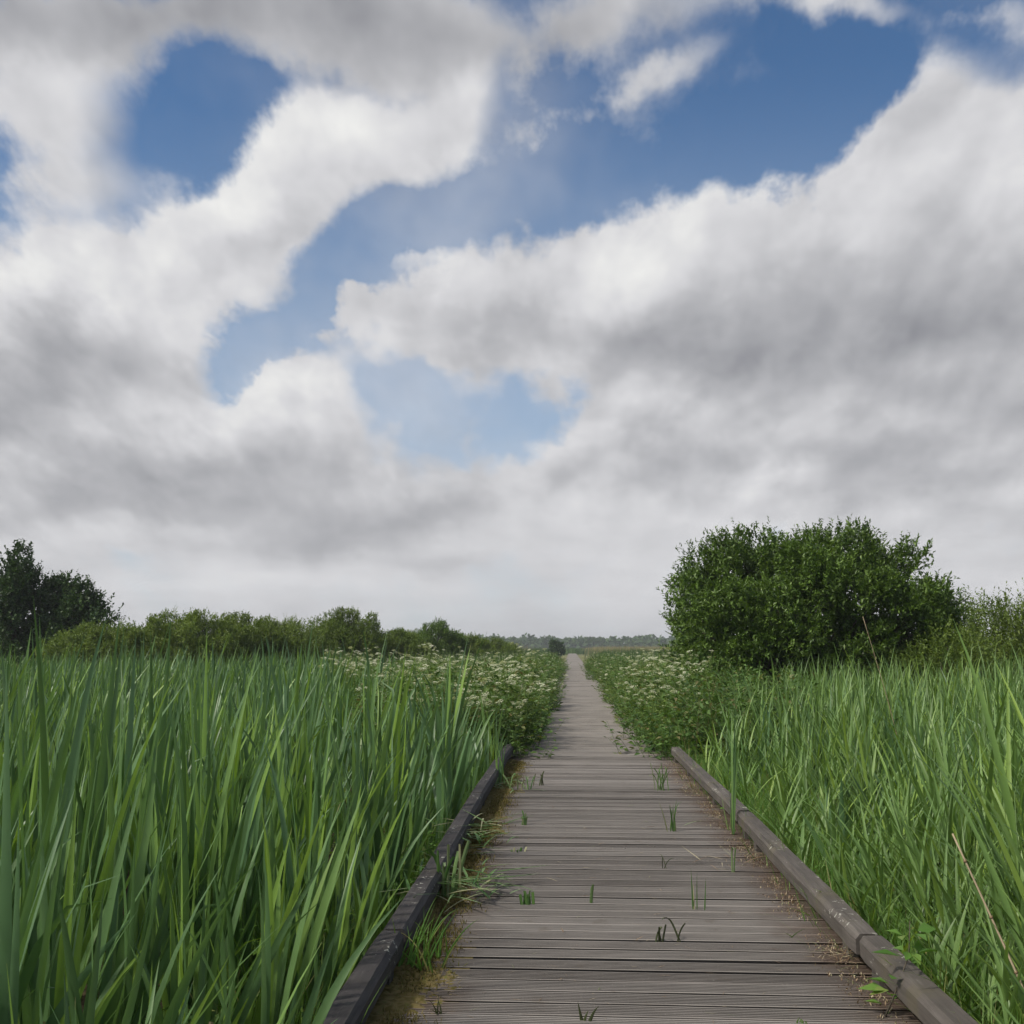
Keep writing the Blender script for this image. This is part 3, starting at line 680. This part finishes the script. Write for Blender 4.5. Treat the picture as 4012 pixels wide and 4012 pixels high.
for i, (yy, xx, s) in enumerate(spots):
    if i >= 260: break
    k = i % 8; sc = s * U(.85, 1.08)
    H = 1.68 * sc
    root = place(PM[k], 'cow_parsley', xx, yy, GZ, U(0, 6.28), (1.25, 1.25, H), rng.normal(.0, .05), U(0, 6.28))
    side = 'left' if xx < 0 else 'right'
    tag(root, f'white-flowered cow parsley in the tall stand along the {side} edge of the boardwalk', 'cow parsley', f'cow parsley on the {side} of the boardwalk')
    for j, (ux, uy, uz, ur) in enumerate(PV[k][1]):
        if U(0, 1) < .48: continue
        u = bpy.data.objects.new('umbel', UMM[(i + j) % 4]); COL.objects.link(u); u.parent = root
        r_ = ur * 1.18
        u.location = (ux, uy, uz); u.scale = (r_ / 1.25, r_ / 1.25, r_ / H); u.rotation_euler = (rng.normal(0, .2), rng.normal(0, .2), U(0, 6.28))
rest_ = [q for q in spots[260:]]
xs, ys = scatter(-13, -.7, 30, 75, .9, lambda x, y: x > -2.6 - (y - 14) * .18); xs2, ys2 = scatter(.7, 6, 30, 75, .8)
for a, c in zip(np.concatenate([xs, xs2]), np.concatenate([ys, ys2])):
    s = parsley_site(a, c)
    if s > 0: rest_.append((c, a, s))
b = Buf(); bu = Buf()
R_ = np.array(rest_); g = rng.integers(0, 8, len(R_)); rz = U(0, 6.28, len(R_)); H = 1.50 * R_[:, 2] * U(.85, 1.08, len(R_))
for k in range(8):
    sel = g == k; n = sel.sum()
    P = np.stack([R_[sel, 1], R_[sel, 0], np.full(n, GZ)], -1)
    stamp(b, PA[k], P, rz[sel], np.stack([np.full(n, 1.5), np.full(n, 1.5), H[sel]], -1))
    for (ux, uy, uz, ur) in PV[k][1][::6]:
        c, s = np.cos(rz[sel]), np.sin(rz[sel])
        Q = P + np.stack([1.5 * (ux * c - uy * s), 1.5 * (ux * s + uy * c), uz * H[sel]], -1)
        stamp(bu, UL[k % 4], Q, rz[sel], np.full(n, ur * 1.15))
far_p = b.obj('cow_parsley_stand', M['parsley']); tag(far_p, 'distant cow parsley in a continuous white-flecked strip along the boardwalk', 'cow parsley', None, 'stuff')
o = bu.obj('umbel', M['flower'], far_p, smooth=False); o['kind'] = 'stuff'
print('parsley', len(spots), len(rest_))
# ------------------------------------------------------------------ bushes and trees
def woody(name, label, cat, loc, env, K, clump, twigs, lpt, leaf, mat_, group=None, seed=1, stems=7, up=.45, trunk_r=.05, twig_len=.34, zlow=-.1, lw=.42):
    """trunk with limbs to K leaf clumps spread over an uneven envelope; env(dir) gives the outer radius"""
    global rng
    rng = np.random.default_rng(seed)
    root = tag(empty(name, loc), label, cat, group)
    bt = Buf(); bl = Buf()
    cen = []
    D = unit(K * 3, zlow)
    for d in D:                                            # spread the clumps apart
        if all(np.dot(d, e[1]) < math.cos(1.55 / math.sqrt(K)) or U(0, 1) < .25 for e in cen):
            f = U(.55, 1.0) ** .5 * (1 if U(0, 1) < .75 else U(.45, .8)); cen.append((env(d) * f, d))
        if len(cen) >= K: break
    for i, (c, d) in enumerate(cen):
        if i % 2 == 0:
            b0 = np.array([U(-.3, .3), U(-.3, .3), 0]) * trunk_r * 6; q = np.linspace(0, 1, 6)
            mid = np.array([c[0] * .35, c[1] * .35, c[2] * .55 + .1])
            pts = (1 - q[:, None]) ** 2 * b0 + 2 * (q * (1 - q))[:, None] * mid + (q ** 2)[:, None] * c
            pts[:, 2] = np.maximum(pts[:, 2], 0)
            tube(bt, pts, trunk_r * U(.6, 1.0), .008, 6)
        n = int(twigs * U(.6, 1.4)); cr = clump * U(.7, 1.3)
        o = unit(n); rr = cr * U(.25, 1, n)[:, None] ** .6
        tp = c + o * rr
        ax = o * .5 + np.array([0, 0, up + .3 * max(d[2], 0)]) + d * .45 + rng.normal(0, .28, (n, 3)); ax /= np.linalg.norm(ax, axis=1, keepdims=True)
        keep = tp[:, 2] > .05; tp, ax = tp[keep], ax[keep]; n = len(tp)
        if n == 0: continue
        tl = twig_len * U(.6, 1.5, n)
        s = np.tile((np.arange(lpt) + .5) / lpt, n); bi = np.repeat(np.arange(n), lpt)
        bp = tp[bi] + ax[bi] * (s * tl[bi])[:, None]
        dd = ax[bi] * (.35 + .5 * s[:, None]) + rng.normal(0, .62, (n * lpt, 3))
        up_ = np.tile([0, 0, 1.0], (n * lpt, 1)) + rng.normal(0, .4, (n * lpt, 3))
        ll = leaf * U(.6, 1.25, n * lpt) * (1.15 - .4 * s)
        cr_ = U(0, 1); leaves(bl, bp, dd, up_, ll, ll * lw, np.clip(.48 + rng.normal(0, .16) + rng.normal(0, .17, n)[bi] + rng.normal(0, .14, n * lpt), 0, 1))
    bt.obj('trunk', M['bark'], root)
    bl.obj('crown', mat_, root)
    return root
def lump_env(rx, ry, rz, zc, seed, amp=.16, n=16, pw=2.0):
    g = np.random.default_rng(seed); z = g.uniform(-.2, 1, n); a = g.uniform(0, 6.28, n); r = np.sqrt(1 - z * z)
    L = np.stack([r * np.cos(a), r * np.sin(a), z], -1); A = g.uniform(-.6, 1.0, n) * amp
    def f(d):
        k = (1 + (A * np.exp(7 * (L @ d - 1))).sum()) / (np.abs(d) ** pw).sum() ** (1 / pw)
        return np.array([d[0] * rx * k, d[1] * ry * k, max(zc + d[2] * rz * k, .12)])
    return f
woody('willow_bush', 'large rounded dark green willow bush standing alone right of the boardwalk', 'bush', (5.15, 24.2, GZ),
      lump_env(3.12, 2.2, 2.58, 1.75, 21, .11, 26, 2.4), 360, .40, 56, 13, .115, M['willow'], 'willow bushes', 11, up=.60, trunk_r=.07, twig_len=.29, zlow=-.75, lw=.42)
woody('willow_bush', 'small bright green willow leaning against the right flank of the big dark bush', 'bush', (7.35, 21.6, GZ),
      lump_env(1.15, .9, .95, 1.05, 8, .2), 34, .36, 38, 12, .095, M['scrub'], 'willow bushes', 12, up=.6, trunk_r=.03, twig_len=.34, zlow=-.6, lw=.36)
woody('willow_bush', 'thin open willow with sky showing through, right of the big dark bush', 'bush', (10.6, 27.0, GZ),
      lump_env(1.7, 1.3, 1.35, 1.45, 9, .25), 64, .38, 36, 10, .11, M['scrub'], 'willow bushes', 13, up=.9, trunk_r=.035, twig_len=.42, zlow=-.6, lw=.34)
woody('willow_bush', 'loose pale willow cut off by the right edge of the photo', 'bush', (11.9, 25.4, GZ),
      lump_env(1.2, 1.1, 1.55, 1.55, 10, .25), 60, .38, 36, 10, .11, M['scrub'], 'willow bushes', 14, up=.9, trunk_r=.035, twig_len=.42, zlow=-.6, lw=.34)
# low bramble skirt at the left foot of the big bush
woody('bramble_clump', 'low dark bramble clump at the left foot of the big willow bush', 'bush', (2.95, 22.0, GZ),
      lump_env(.75, .7, .62, .65, 14, .25), 20, .28, 36, 10, .085, M['herb'], None, 15, up=.4, trunk_r=.02, twig_len=.26, zlow=-.5, lw=.5)
# willow scrub, left
for i, (x, y, rx, ry, top, lab, mt, up, tw) in enumerate((
    (-17.1, 37, 2.2, 2.2, 2.65, 'low olive green willow mound in front of the dark alders', 'scrub', .35, 1),
    (-14.8, 38, 2.1, 2.2, 3.10, 'broad domed willow, highest of the green mounds on the left horizon', 'scrub', .35, 1),
    (-13.0, 40, 1.6, 2.0, 2.95, 'rounded willow mound directly right of the broad domed willow', 'scrub', .35, 1),
    (-12.0, 43, 1.4, 1.5, 2.85, 'sparse twiggy willow with thin upright shoots between two mounds', 'scrub', 1.1, .40),
    (-10.4, 46, 1.45, 1.8, 3.30, 'dense round willow just left of the gap above the cow parsley', 'scrub', .4, 1),
    (-8.9, 49, 1.6, 1.8, 2.55, 'lower willow mound on the right shoulder of the dense round one', 'scrub', .35, 1),
    (-8.5, 60, 1.75, 2.0, 3.20, 'dark flat-topped willow farther back near the boardwalk', 'willow', .35, 1),
    (-7.1, 64, 1.9, 2.0, 2.50, 'low willow sloping down in front of the distant wood', 'scrub', .35, 1),
    (-5.9, 74, 1.9, 2.0, 2.35, 'last low willow of the row, closest to the boardwalk', 'scrub', .35, 1))):
    woody('willow_bush', lab, 'bush', (x, y, GZ), lump_env(rx * 1.16, ry, top * .50, top * .50 - .18, 30 + i, .10, 16, 2.1), int(200 * tw + 10), .29, 64, 8, .10, M[mt], 'willow bushes', 40 + i, up=up * .5 if tw == 1 else up, trunk_r=.05, twig_len=.17 if tw == 1 else .4, zlow=-.5, lw=.42)
# alders, far left
def cone_env(r, h, z0, seed):
    g = np.random.default_rng(seed); ph = g.uniform(0, 6.28, 4)
    def f(d):
        a = math.atan2(d[1], d[0]); q = (d[2] + .45) / 1.45; q = min(max(q, 0), 1)
        rad = r * (1 - q ** 1.6) ** .8 * (1 + .22 * math.sin(3 * a + ph[0]) + .16 * math.sin(9 * q + ph[1] + a))
        return np.array([math.cos(a) * rad, math.sin(a) * rad, z0 + (h - z0) * q])
    return f
woody('alder_tree', 'tallest dark alder with a narrow pointed top, at the left edge', 'tree', (-23.0, 41, GZ), cone_env(1.35, 5.9, .5, 3), 74, .50, 34, 9, .17, M['alder'], 'alders', 61, up=.6, trunk_r=.10, zlow=-.45, twig_len=.42, lw=.62)
woody('alder_tree', 'dark bushy alder in the middle of the group, with a split top', 'tree', (-21.9, 42, GZ), cone_env(1.35, 5.0, .4, 4), 64, .50, 32, 9, .17, M['alder'], 'alders', 62, up=.6, trunk_r=.09, zlow=-.45, twig_len=.42, lw=.62)
woody('alder_tree', 'shorter dark alder sloping down to the right beside the willow mounds', 'tree', (-20.5, 41.5, GZ), cone_env(1.6, 4.2, .4, 6), 66, .46, 32, 9, .17, M['alder'], 'alders', 63, up=.4, trunk_r=.08, zlow=-.45, twig_len=.42, lw=.62)
woody('willow_bush', 'tiny round dark bush at the far end of the boardwalk', 'bush', (-2.6, 158, GZ), lump_env(.85, .85, .95, 1.3, 77, .12), 30, .45, 26, 7, .34, M['alder'], 'willow bushes', 64, trunk_r=.08, zlow=-.5, lw=.6)
rng = np.random.default_rng(99)

# ------------------------------------------------------------------ far marsh, dry reeds and the wood on the horizon
FL = []
for k in range(5):
    bq = Buf(); n = 22; az = U(0, 6.28, n)
    blades(bq, np.stack([rng.normal(0, .5, n), rng.normal(0, .35, n), np.zeros(n)], -1), U(.8, 1.15, n), U(.035, .07, n), az, np.abs(rng.normal(.05, .06, n)), U(0, .5, n), az + 1.57, 3, 1.8, 0, .1, 'reed', U(0, 1, n)); FL.append(arrays(bq))
def field_of(name, mat_, label, cat, xs, ys, h0, h1, wide=1.0):
    b = Buf(); g = rng.integers(0, 5, len(xs))
    for k in range(5):
        sel = g == k; n = sel.sum(); w = wide * (1 + np.clip((ys[sel] - 60) / 90, 0, 2.5))
        stamp(b, FL[k], np.stack([xs[sel], ys[sel], np.full(n, GZ)], -1), U(0, 6.28, n), np.stack([w, w, U(h0, h1, n)], -1))
    tag(b.obj(name, mat_), label, cat, None, 'stuff')
x, y = scatter(-60, 60, 26, 130, .55, lambda x, y: (np.abs(x) > np.where(y < 75, 1.9, 3.2)) & ~((x < -3.4) & (y < 34)) & (np.hypot((x - 5.4) / 3.3, (y - 24.6) / 2.9) > 1))
x2, y2 = scatter(-90, 90, 130, 330, .10, lambda x, y: np.abs(x) > np.where(y < 232, 4.5, 0))
field_of('far_reeds', M['far_leaf'], 'wide field of green reeds reaching from the bushes to the distant wood', 'reeds', np.concatenate([x, x2]), np.concatenate([y, y2]), 1.15, 1.6)
x, y = scatter(-70, 90, 95, 300, .10, lambda x, y: ((x > 4) & (np.sin(y * .11 + x * .05) > -.5)) | ((x < -6) & (x > -16) & (y < 150) & (y > 100)))
field_of('dry_reeds', M['dry'], 'pale tan stands of last year\'s dry reeds in front of the distant wood', 'dry reeds', x, y, 1.55, 2.0, .7)
b = Buf()
for i in range(900):                 # far-off wood: uneven crowns shoulder to shoulder
    d = U(560, 700); a = U(-.72, .62); cx, cy = math.sin(a) * d, math.cos(a) * d
    h = U(4.6, 6.6) * (1.25 if U(0, 1) < .10 else 1) * (.9 + .15 * math.sin(a * 23) ** 2); r = U(3.2, 6.5)
    n = 85; o = unit(n, -.7); c = np.array([cx, cy, GZ + h * .55]); k = 1 + .25 * np.sin(o[:, 0] * 5 + i) * np.cos(o[:, 2] * 4 + i)
    bp = c + o * np.array([r, r, h * .50]) * k[:, None] * U(.7, 1, n)[:, None]
    L = U(1.5, 2.9, n); leaves(b, bp, o + rng.normal(0, .6, (n, 3)), np.tile([0, 0, 1.], (n, 1)) + rng.normal(0, .4, (n, 3)), L, L * .8, np.clip(U(0, 1) * .7 + rng.normal(.15, .12, n), 0, 1))
    tube(b, [(cx, cy, GZ), (cx, cy, GZ + h * .6)], .3, .15, 5, .1)
tag(b.obj('distant_wood', M['far_leaf']), 'low hazy line of woodland along the horizon', 'wood', None, 'stuff')

# ------------------------------------------------------------------ things on and beside the planks
def tuft(x, y, label, mat_, H, n, w, spread=.02, cut=True, lean=.12, bend=.25, name='regrowth_tuft', cat='plant tuft', rz=0, z=0.0, kink=0):
    b = Buf(); az = U(0, 6.28, n)
    base = np.stack([rng.normal(0, spread, n), rng.normal(0, spread * .35, n), np.full(n, -.01)], -1)
    L = H * U(.55, 1.0, n); L[0] = H
    bd = np.abs(rng.normal(bend, bend * .5, n)); pw = np.full(n, 1.8)
    for q in range(min(kink, n)): bd[q] = U(1.7, 2.6); pw[q] = 6
    blades(b, base, L, w * U(.7, 1.2, n), az, np.abs(rng.normal(lean, lean * .6, n)), bd, U(-.5, .5, n), 7, pw, U(-.3, .3, n), .25, 'cut' if cut else 'reed', U(0, 1, n))
    return tag(b.obj(name, mat_, None, loc=(x, y, z)), label, cat, 'plants sprouting between the planks')
tuft(-.67, 8.68, 'small green tuft between planks, left of centre, opposite the tall cattail', M['cutgreen'], .13, 6, .012, .015, lean=.15)
tuft(-.51, 6.06, 'squat chopped green tuft beside the long fallen leaf', M['cutgreen'], .085, 7, .016, .022, lean=.1, bend=.1)
tuft(-.64, 7.56, 'tiny mown-off green stub near the farther heap of leaves', M['cutgreen'], .045, 6, .014, .03, lean=.3, bend=.3)
tuft(-.61, 11.08, 'dark twisted upright stub far along the planks', M['stub'], .17, 4, .012, .025, lean=.1, bend=.3)
tuft(-.80, 10.75, 'sprawling row of broken green stems near the left kerb', M['cutgreen'], .22, 9, .013, .09, lean=.35, bend=.6, kink=3)
tuft(.65, 10.81, 'sheaf of upright green stems near the far right kerb', M['cutgreen'], .30, 12, .010, .045, lean=.16, bend=.3, kink=4)
tuft(.54, 8.45, 'tallest fresh green tuft on the planks, with bent straw beside it', M['cutgreen'], .28, 8, .015, .028, lean=.16, bend=.25, cut=False, kink=1)
tuft(.34, 7.07, 'pair of thin dark curved twigs right of the middle', M['stub'], .12, 3, .007, .03, lean=.2, bend=.7, kink=1)
tuft(.79, 6.99, 'single green stem bent over in an arch near the right kerb', M['cutgreen'], .20, 2, .010, .012, lean=.1, bend=.5, kink=1)
tuft(-.16, 6.12, 'single short pale green stub in the middle of the planks', M['cutgreen'], .11, 2, .012, .008, lean=.05, bend=.05)
tuft(.42, 6.00, 'slim green shoot with pale cut ends at its foot', M['cutgreen'], .24, 4, .010, .02, lean=.1, bend=.2, cut=False)
tuft(.16, 5.37, 'short dark stub with drooping ends, left one of the close pair', M['stub'], .10, 4, .011, .015, lean=.2, bend=.6, kink=2)
tuft(.25, 5.37, 'dark stub bent to the right like a hook, right one of the close pair', M['stub'], .16, 2, .010, .008, lean=.25, bend=.5, kink=1)
tuft(-.22, 4.24, 'small dark green sprout at the bottom edge, near the middle', M['stub'], .085, 3, .014, .01, lean=.25, bend=.4, cut=False)
tuft(-.80, 4.28, 'tiny branching seedling low on the planks at the lower left', M['stub'], .09, 6, .008, .012, lean=.4, bend=.5, cut=False)
tuft(-.96, 4.85, 'thick grassy tuft growing between planks and left kerb', M['grass'], .34, 26, .011, .07, lean=.30, bend=.55, cut=False)
tuft(-.86, 5.02, 'narrow upright grass shoot right of the thick grassy tuft', M['grass'], .22, 6, .009, .03, lean=.15, bend=.3, cut=False)
tuft(.85, 5.47, 'thin stem with one long leaf lying out to the left, before the hay pile', M['cutgreen'], .15, 4, .009, .02, lean=.9, bend=.5, cut=False)
tuft(.02, 4.42, 'tiny green speck of a sprout close to the nearest right kerb', M['grass'], .04, 5, .010, .012, lean=.5, bend=.5, cut=False).location = (.62, 4.27, 0)
tuft(-1.0, 6.15, 'upright broken cattail stalks between the left kerb and the nearer heap of leaves', M['cutgreen'], .36, 8, .020, .05, lean=.12, bend=.25, kink=2)
tuft(-1.05, 11.1, 'green cattail shoots at the left kerb just before the cow parsley', M['cattail'], .62, 8, .020, .05, lean=.08, bend=.25, cut=False)
for x_, y_, z_, H_, w_, lab in ((-1.50, 3.35, GZ, .66, .017, 'orange-brown snapped cattail stalk standing among the front cattails'), (-1.86, 3.55, GZ, .62, .018, 'pale curled dead leaf stump low in the front cattails'), (-1.62, 3.9, GZ, .55, .016, 'short brown rotting stalk near the foot of the cattails')):
    o = tuft(x_, y_, lab, M['dry'], H_, 3, w_, .03, lean=.15, bend=.2, name='dead_cattail', cat='dead cattail', z=z_, kink=1); o['group'] = 'dead cattail stalks'
# tall cattail inside the right kerb
o = place(cattail_var(8, 7).mesh('cattail', M['cattail']), 'cattail', .985, 8.34, 0, .4, (.5, .5, .78), .02, 0)
tag(o, 'single tall cattail growing up through the planks inside the right kerb', 'cattail')
# seedling by the nearest right kerb
root = tag(empty('seedling', (.985, 4.36, 0)), 'leafy young shrub seedling with dark stem leaning on the nearest right kerb', 'seedling')
b = Buf(); stem = np.array([(-.02, 0, 0), (.01, .0, .06), (.05, .01, .14), (.09, .02, .23), (.10, .02, .36)]); tube(b, stem, .005, .002, 5); b.obj('stem', M['bark'], root)
b = Buf(); n = 22; q = U(.1, 1, n); bp = np.stack([np.interp(q, np.linspace(0, 1, 5), stem[:, i]) for i in range(3)], -1); az = U(0, 6.28, n)
d = np.stack([np.cos(az), np.sin(az), U(-.2, .5, n)], -1); leaves(b, bp + d * .03, d, np.tile([0, 0, 1.], (n, 1)) + rng.normal(0, .3, (n, 3)), U(.06, .115, n), U(.035, .06, n), U(0, 1, n)); b.obj('foliage', M['grass'], root)
# the dead reed stem leaning over the right-hand reeds
def reed_stem(p0, p1, label, r=.005):
    b = Buf(); q = np.linspace(0, 1, 12)[:, None]; p0 = np.array(p0); p1 = np.array(p1)
    pts = p0 * (1 - q) + p1 * q + np.array([.03, 0, -.05]) * (np.sin(q * np.pi))
    tube(b, pts - p0, r, r * .6, 6, .5)
    for k in range(2, 12, 2): c = pts[k] - p0; tube(b, [c - (p1 - p0) * .004, c + (p1 - p0) * .004], r * 1.15, r * 1.1, 6, .2)
    tag(b.obj('dry_reed', M['straw'], None, loc=tuple(p0)), label, 'dry reed', 'dry reeds')
reed_stem((1.44, 3.80, -.16), (1.19, 4.15, .74), 'long straw-coloured dead reed leaning across the green reeds at lower right', .006)
reed_stem((2.72, 9.5, .2), (2.35, 9.4, 1.72), 'thin dry reed standing before the right end of the big bush', .004)
# loose leaves, straw and moss
def litter(name, label, cat, mat_, x, y, n, rx, ry, L, w, z=.004, rise=.03, prof='reed', rz=None, group='cut leaves and straw lying on the planks'):
    b = Buf(); az = U(0, 6.28, n) if rz is None else rng.normal(rz, .5, n)
    px_ = rng.normal(0, rx, n); py_ = rng.normal(0, ry, n); L_ = L * U(.4, 1.1, n)
    base = np.stack([px_, py_, U(.002, rise + .002, n)], -1)
    lean = U(1.25, 1.58, n); bend = U(-.05, .5, n)
    blades(b, base, L_, w * U(.6, 1.3, n), az, lean, bend, az + 1.57, 5, 1.5, U(-.4, .4, n), .2, prof, U(0, 1, n))
    for k in range(len(b.v)): b.v[k] = np.maximum(b.v[k], np.array([-9, -9, .001]))
    return tag(b.obj(name, mat_, None, loc=(x, y, z)), label, cat, group)
litter('cut_leaves', 'nearer heap of cut cattail leaves beside the left kerb', 'cut leaves', M['cutgreen'], -.90, 6.25, 60, .12, .17, .42, .021, rise=.12)
litter('cut_leaves', 'farther tangled heap of cut cattail leaves beside the left kerb', 'cut leaves', M['cutgreen'], -.98, 7.85, 64, .12, .22, .38, .020, rise=.13)
litter('fallen_leaf', 'long single cattail leaf fallen across the left half of the planks', 'fallen leaf', M['cutgreen'], -.92, 6.47, 1, .0, .0, .62, .020, rise=.05, rz=-.15)
litter('cut_leaves', 'wilted grey-green leaves spread out near the far left kerb', 'cut leaves', M['cutgreen'], -.92, 10.9, 34, .12, .22, .32, .017, rise=.07)
litter('fallen_leaf', 'bent pale leaf lying between the tallest tuft and the tall cattail', 'fallen leaf', M['cutgreen'], .62, 8.50, 1, .0, .0, .42, .015, rise=.04, rz=.2)
litter('straw', 'single pale straw lying level, left of the tallest green tuft', 'straw', M['straw'], .33, 8.56, 1, .0, .0, .24, .011, rise=.01, rz=.1)
litter('straw', 'brown hay heap piled under the second right kerb beam', 'straw', M['straw'], .98, 5.10, 80, .055, .085, .10, .004, rise=.03)
litter('straw', 'thin scatter of hay in front of the far right kerb block', 'straw', M['straw'], .97, 7.55, 45, .05, .25, .12, .005, rise=.02)
litter('straw', 'orange-brown straw strewn beside the sheaf of upright stems', 'straw', M['straw'], .93, 10.9, 50, .07, .5, .13, .006, rise=.02)
litter('cut_leaves', 'withered stems and dead leaves by the middle of the right kerb', 'cut leaves', M['straw'], .80, 7.15, 12, .13, .10, .26, .008, rise=.03)
litter('straw', 'pale bleached shreds lying about on the middle of the planks', 'straw', M['straw'], .05, 7.2, 46, .48, 1.6, .09, .006, rise=.004)
def mossy(label, x, y0, y1, n, wid, H, mat_, name, cat):
    b = Buf(); az = U(0, 6.28, n); yy = U(y0, y1, n)
    ok = (np.sin(yy * 4.1 + x) + np.sin(yy * 9.7) + U(-1, 1.4, n)) > -.3
    yy, az = yy[ok], az[ok]; n = len(yy); xx = x + np.abs(rng.normal(0, wid, n)) * (1 if x < 0 else -1)
    blades(b, np.stack([xx, yy, np.full(n, -.002)], -1), H * U(.4, 1.3, n), U(.004, .010, n), az, U(.1, 1.1, n), U(0, .6, n), az + 1.57, 3, 1.6, 0, .1, 'reed', U(0, 1, n))
    if name == 'moss':          # the cushiony mat the strands grow from
        ny, nx = 900, 22; V = []
        lump = rng.normal(0, 1, (ny + 3, nx + 3)); lump = (lump[:-2, :-2] + lump[1:-1, 1:-1] * 2 + lump[2:, 2:] + lump[:-2, 2:] + lump[2:, :-2]) / 3
        for i in range(ny + 1):
            for j in range(nx + 1):
                yy_ = y0 + (y1 - y0) * i / ny; q = -.05 + .34 * j / nx
                wv = .085 + .04 * math.sin(yy_ * 3.1) + .03 * math.sin(yy_ * 8.3 + 1) + .02 * math.sin(yy_ * 19)
                hh = .012 * (1 - q / max(wv, .012)) + lump[i, j] * .0065
                V.append((x + q, yy_, min(max(hh, -.008), .020)))
        b.add(V, [np.array([[i * (nx + 1) + j, i * (nx + 1) + j + 1, (i + 1) * (nx + 1) + j + 1, (i + 1) * (nx + 1) + j] for i in range(ny) for j in range(nx)])], U(0, .8, (ny + 1) * (nx + 1)))
    tag(b.obj(name, mat_), label, cat, None, 'stuff')
mossy('yellow-brown moss and plant debris packed along the foot of the left kerb', -1.03, 3.4, 13.5, 34000, .085, .028, M['moss'], 'moss', 'moss')
mossy('dark crumbs and dead bits gathered along the foot of the right kerb', 1.03, 3.4, 13.4, 4500, .08, .016, M['straw'], 'plant_debris', 'plant debris')
b = Buf(); n = 420
x = U(-.95, .98, n); y = 3.6 + U(0, 1, n) ** 1.2 * 10
az = U(0, 6.28, n); blades(b, np.stack([x, y, np.full(n, .0015)], -1), U(.01, .06, n), U(.002, .006, n), az, U(1.45, 1.57, n), U(-.05, .1, n), az + 1.57, 2, 1, 0, .1, 'reed', U(0, 1, n))
for k in range(len(b.v)): b.v[k] = np.maximum(b.v[k], np.array([-99, -99, .001]))
tag(b.obj('plant_debris', M['straw']), 'tiny scraps of leaf and straw strewn over the planks', 'plant debris', None, 'stuff')
# ------------------------------------------------------------------ the air
def haze():
    m = bpy.data.materials.new('air'); m.use_nodes = True; t = m.node_tree; t.nodes.clear()
    out = t.nodes.new('ShaderNodeOutputMaterial'); v = t.nodes.new('ShaderNodeVolumePrincipled')
    v.inputs['Color'].default_value = (.86, .90, .95, 1); v.inputs['Density'].default_value = .0005; v.inputs['Anisotropy'].default_value = .2
    t.links.new(v.outputs[0], out.inputs['Volume'])
    b = Buf(); E = 4300
    V = [(x, y, z) for z in (GZ - 1.2, 12.0) for y in (-E, E) for x in (-E, E)]
    b.add(V, [np.array([[0, 2, 3, 1], [4, 5, 7, 6], [0, 1, 5, 4], [1, 3, 7, 5], [3, 2, 6, 7], [2, 0, 4, 6]])])
    tag(b.obj('haze', m, smooth=False), 'thin pale haze in the air over the marsh', None, None, 'stuff')
haze()
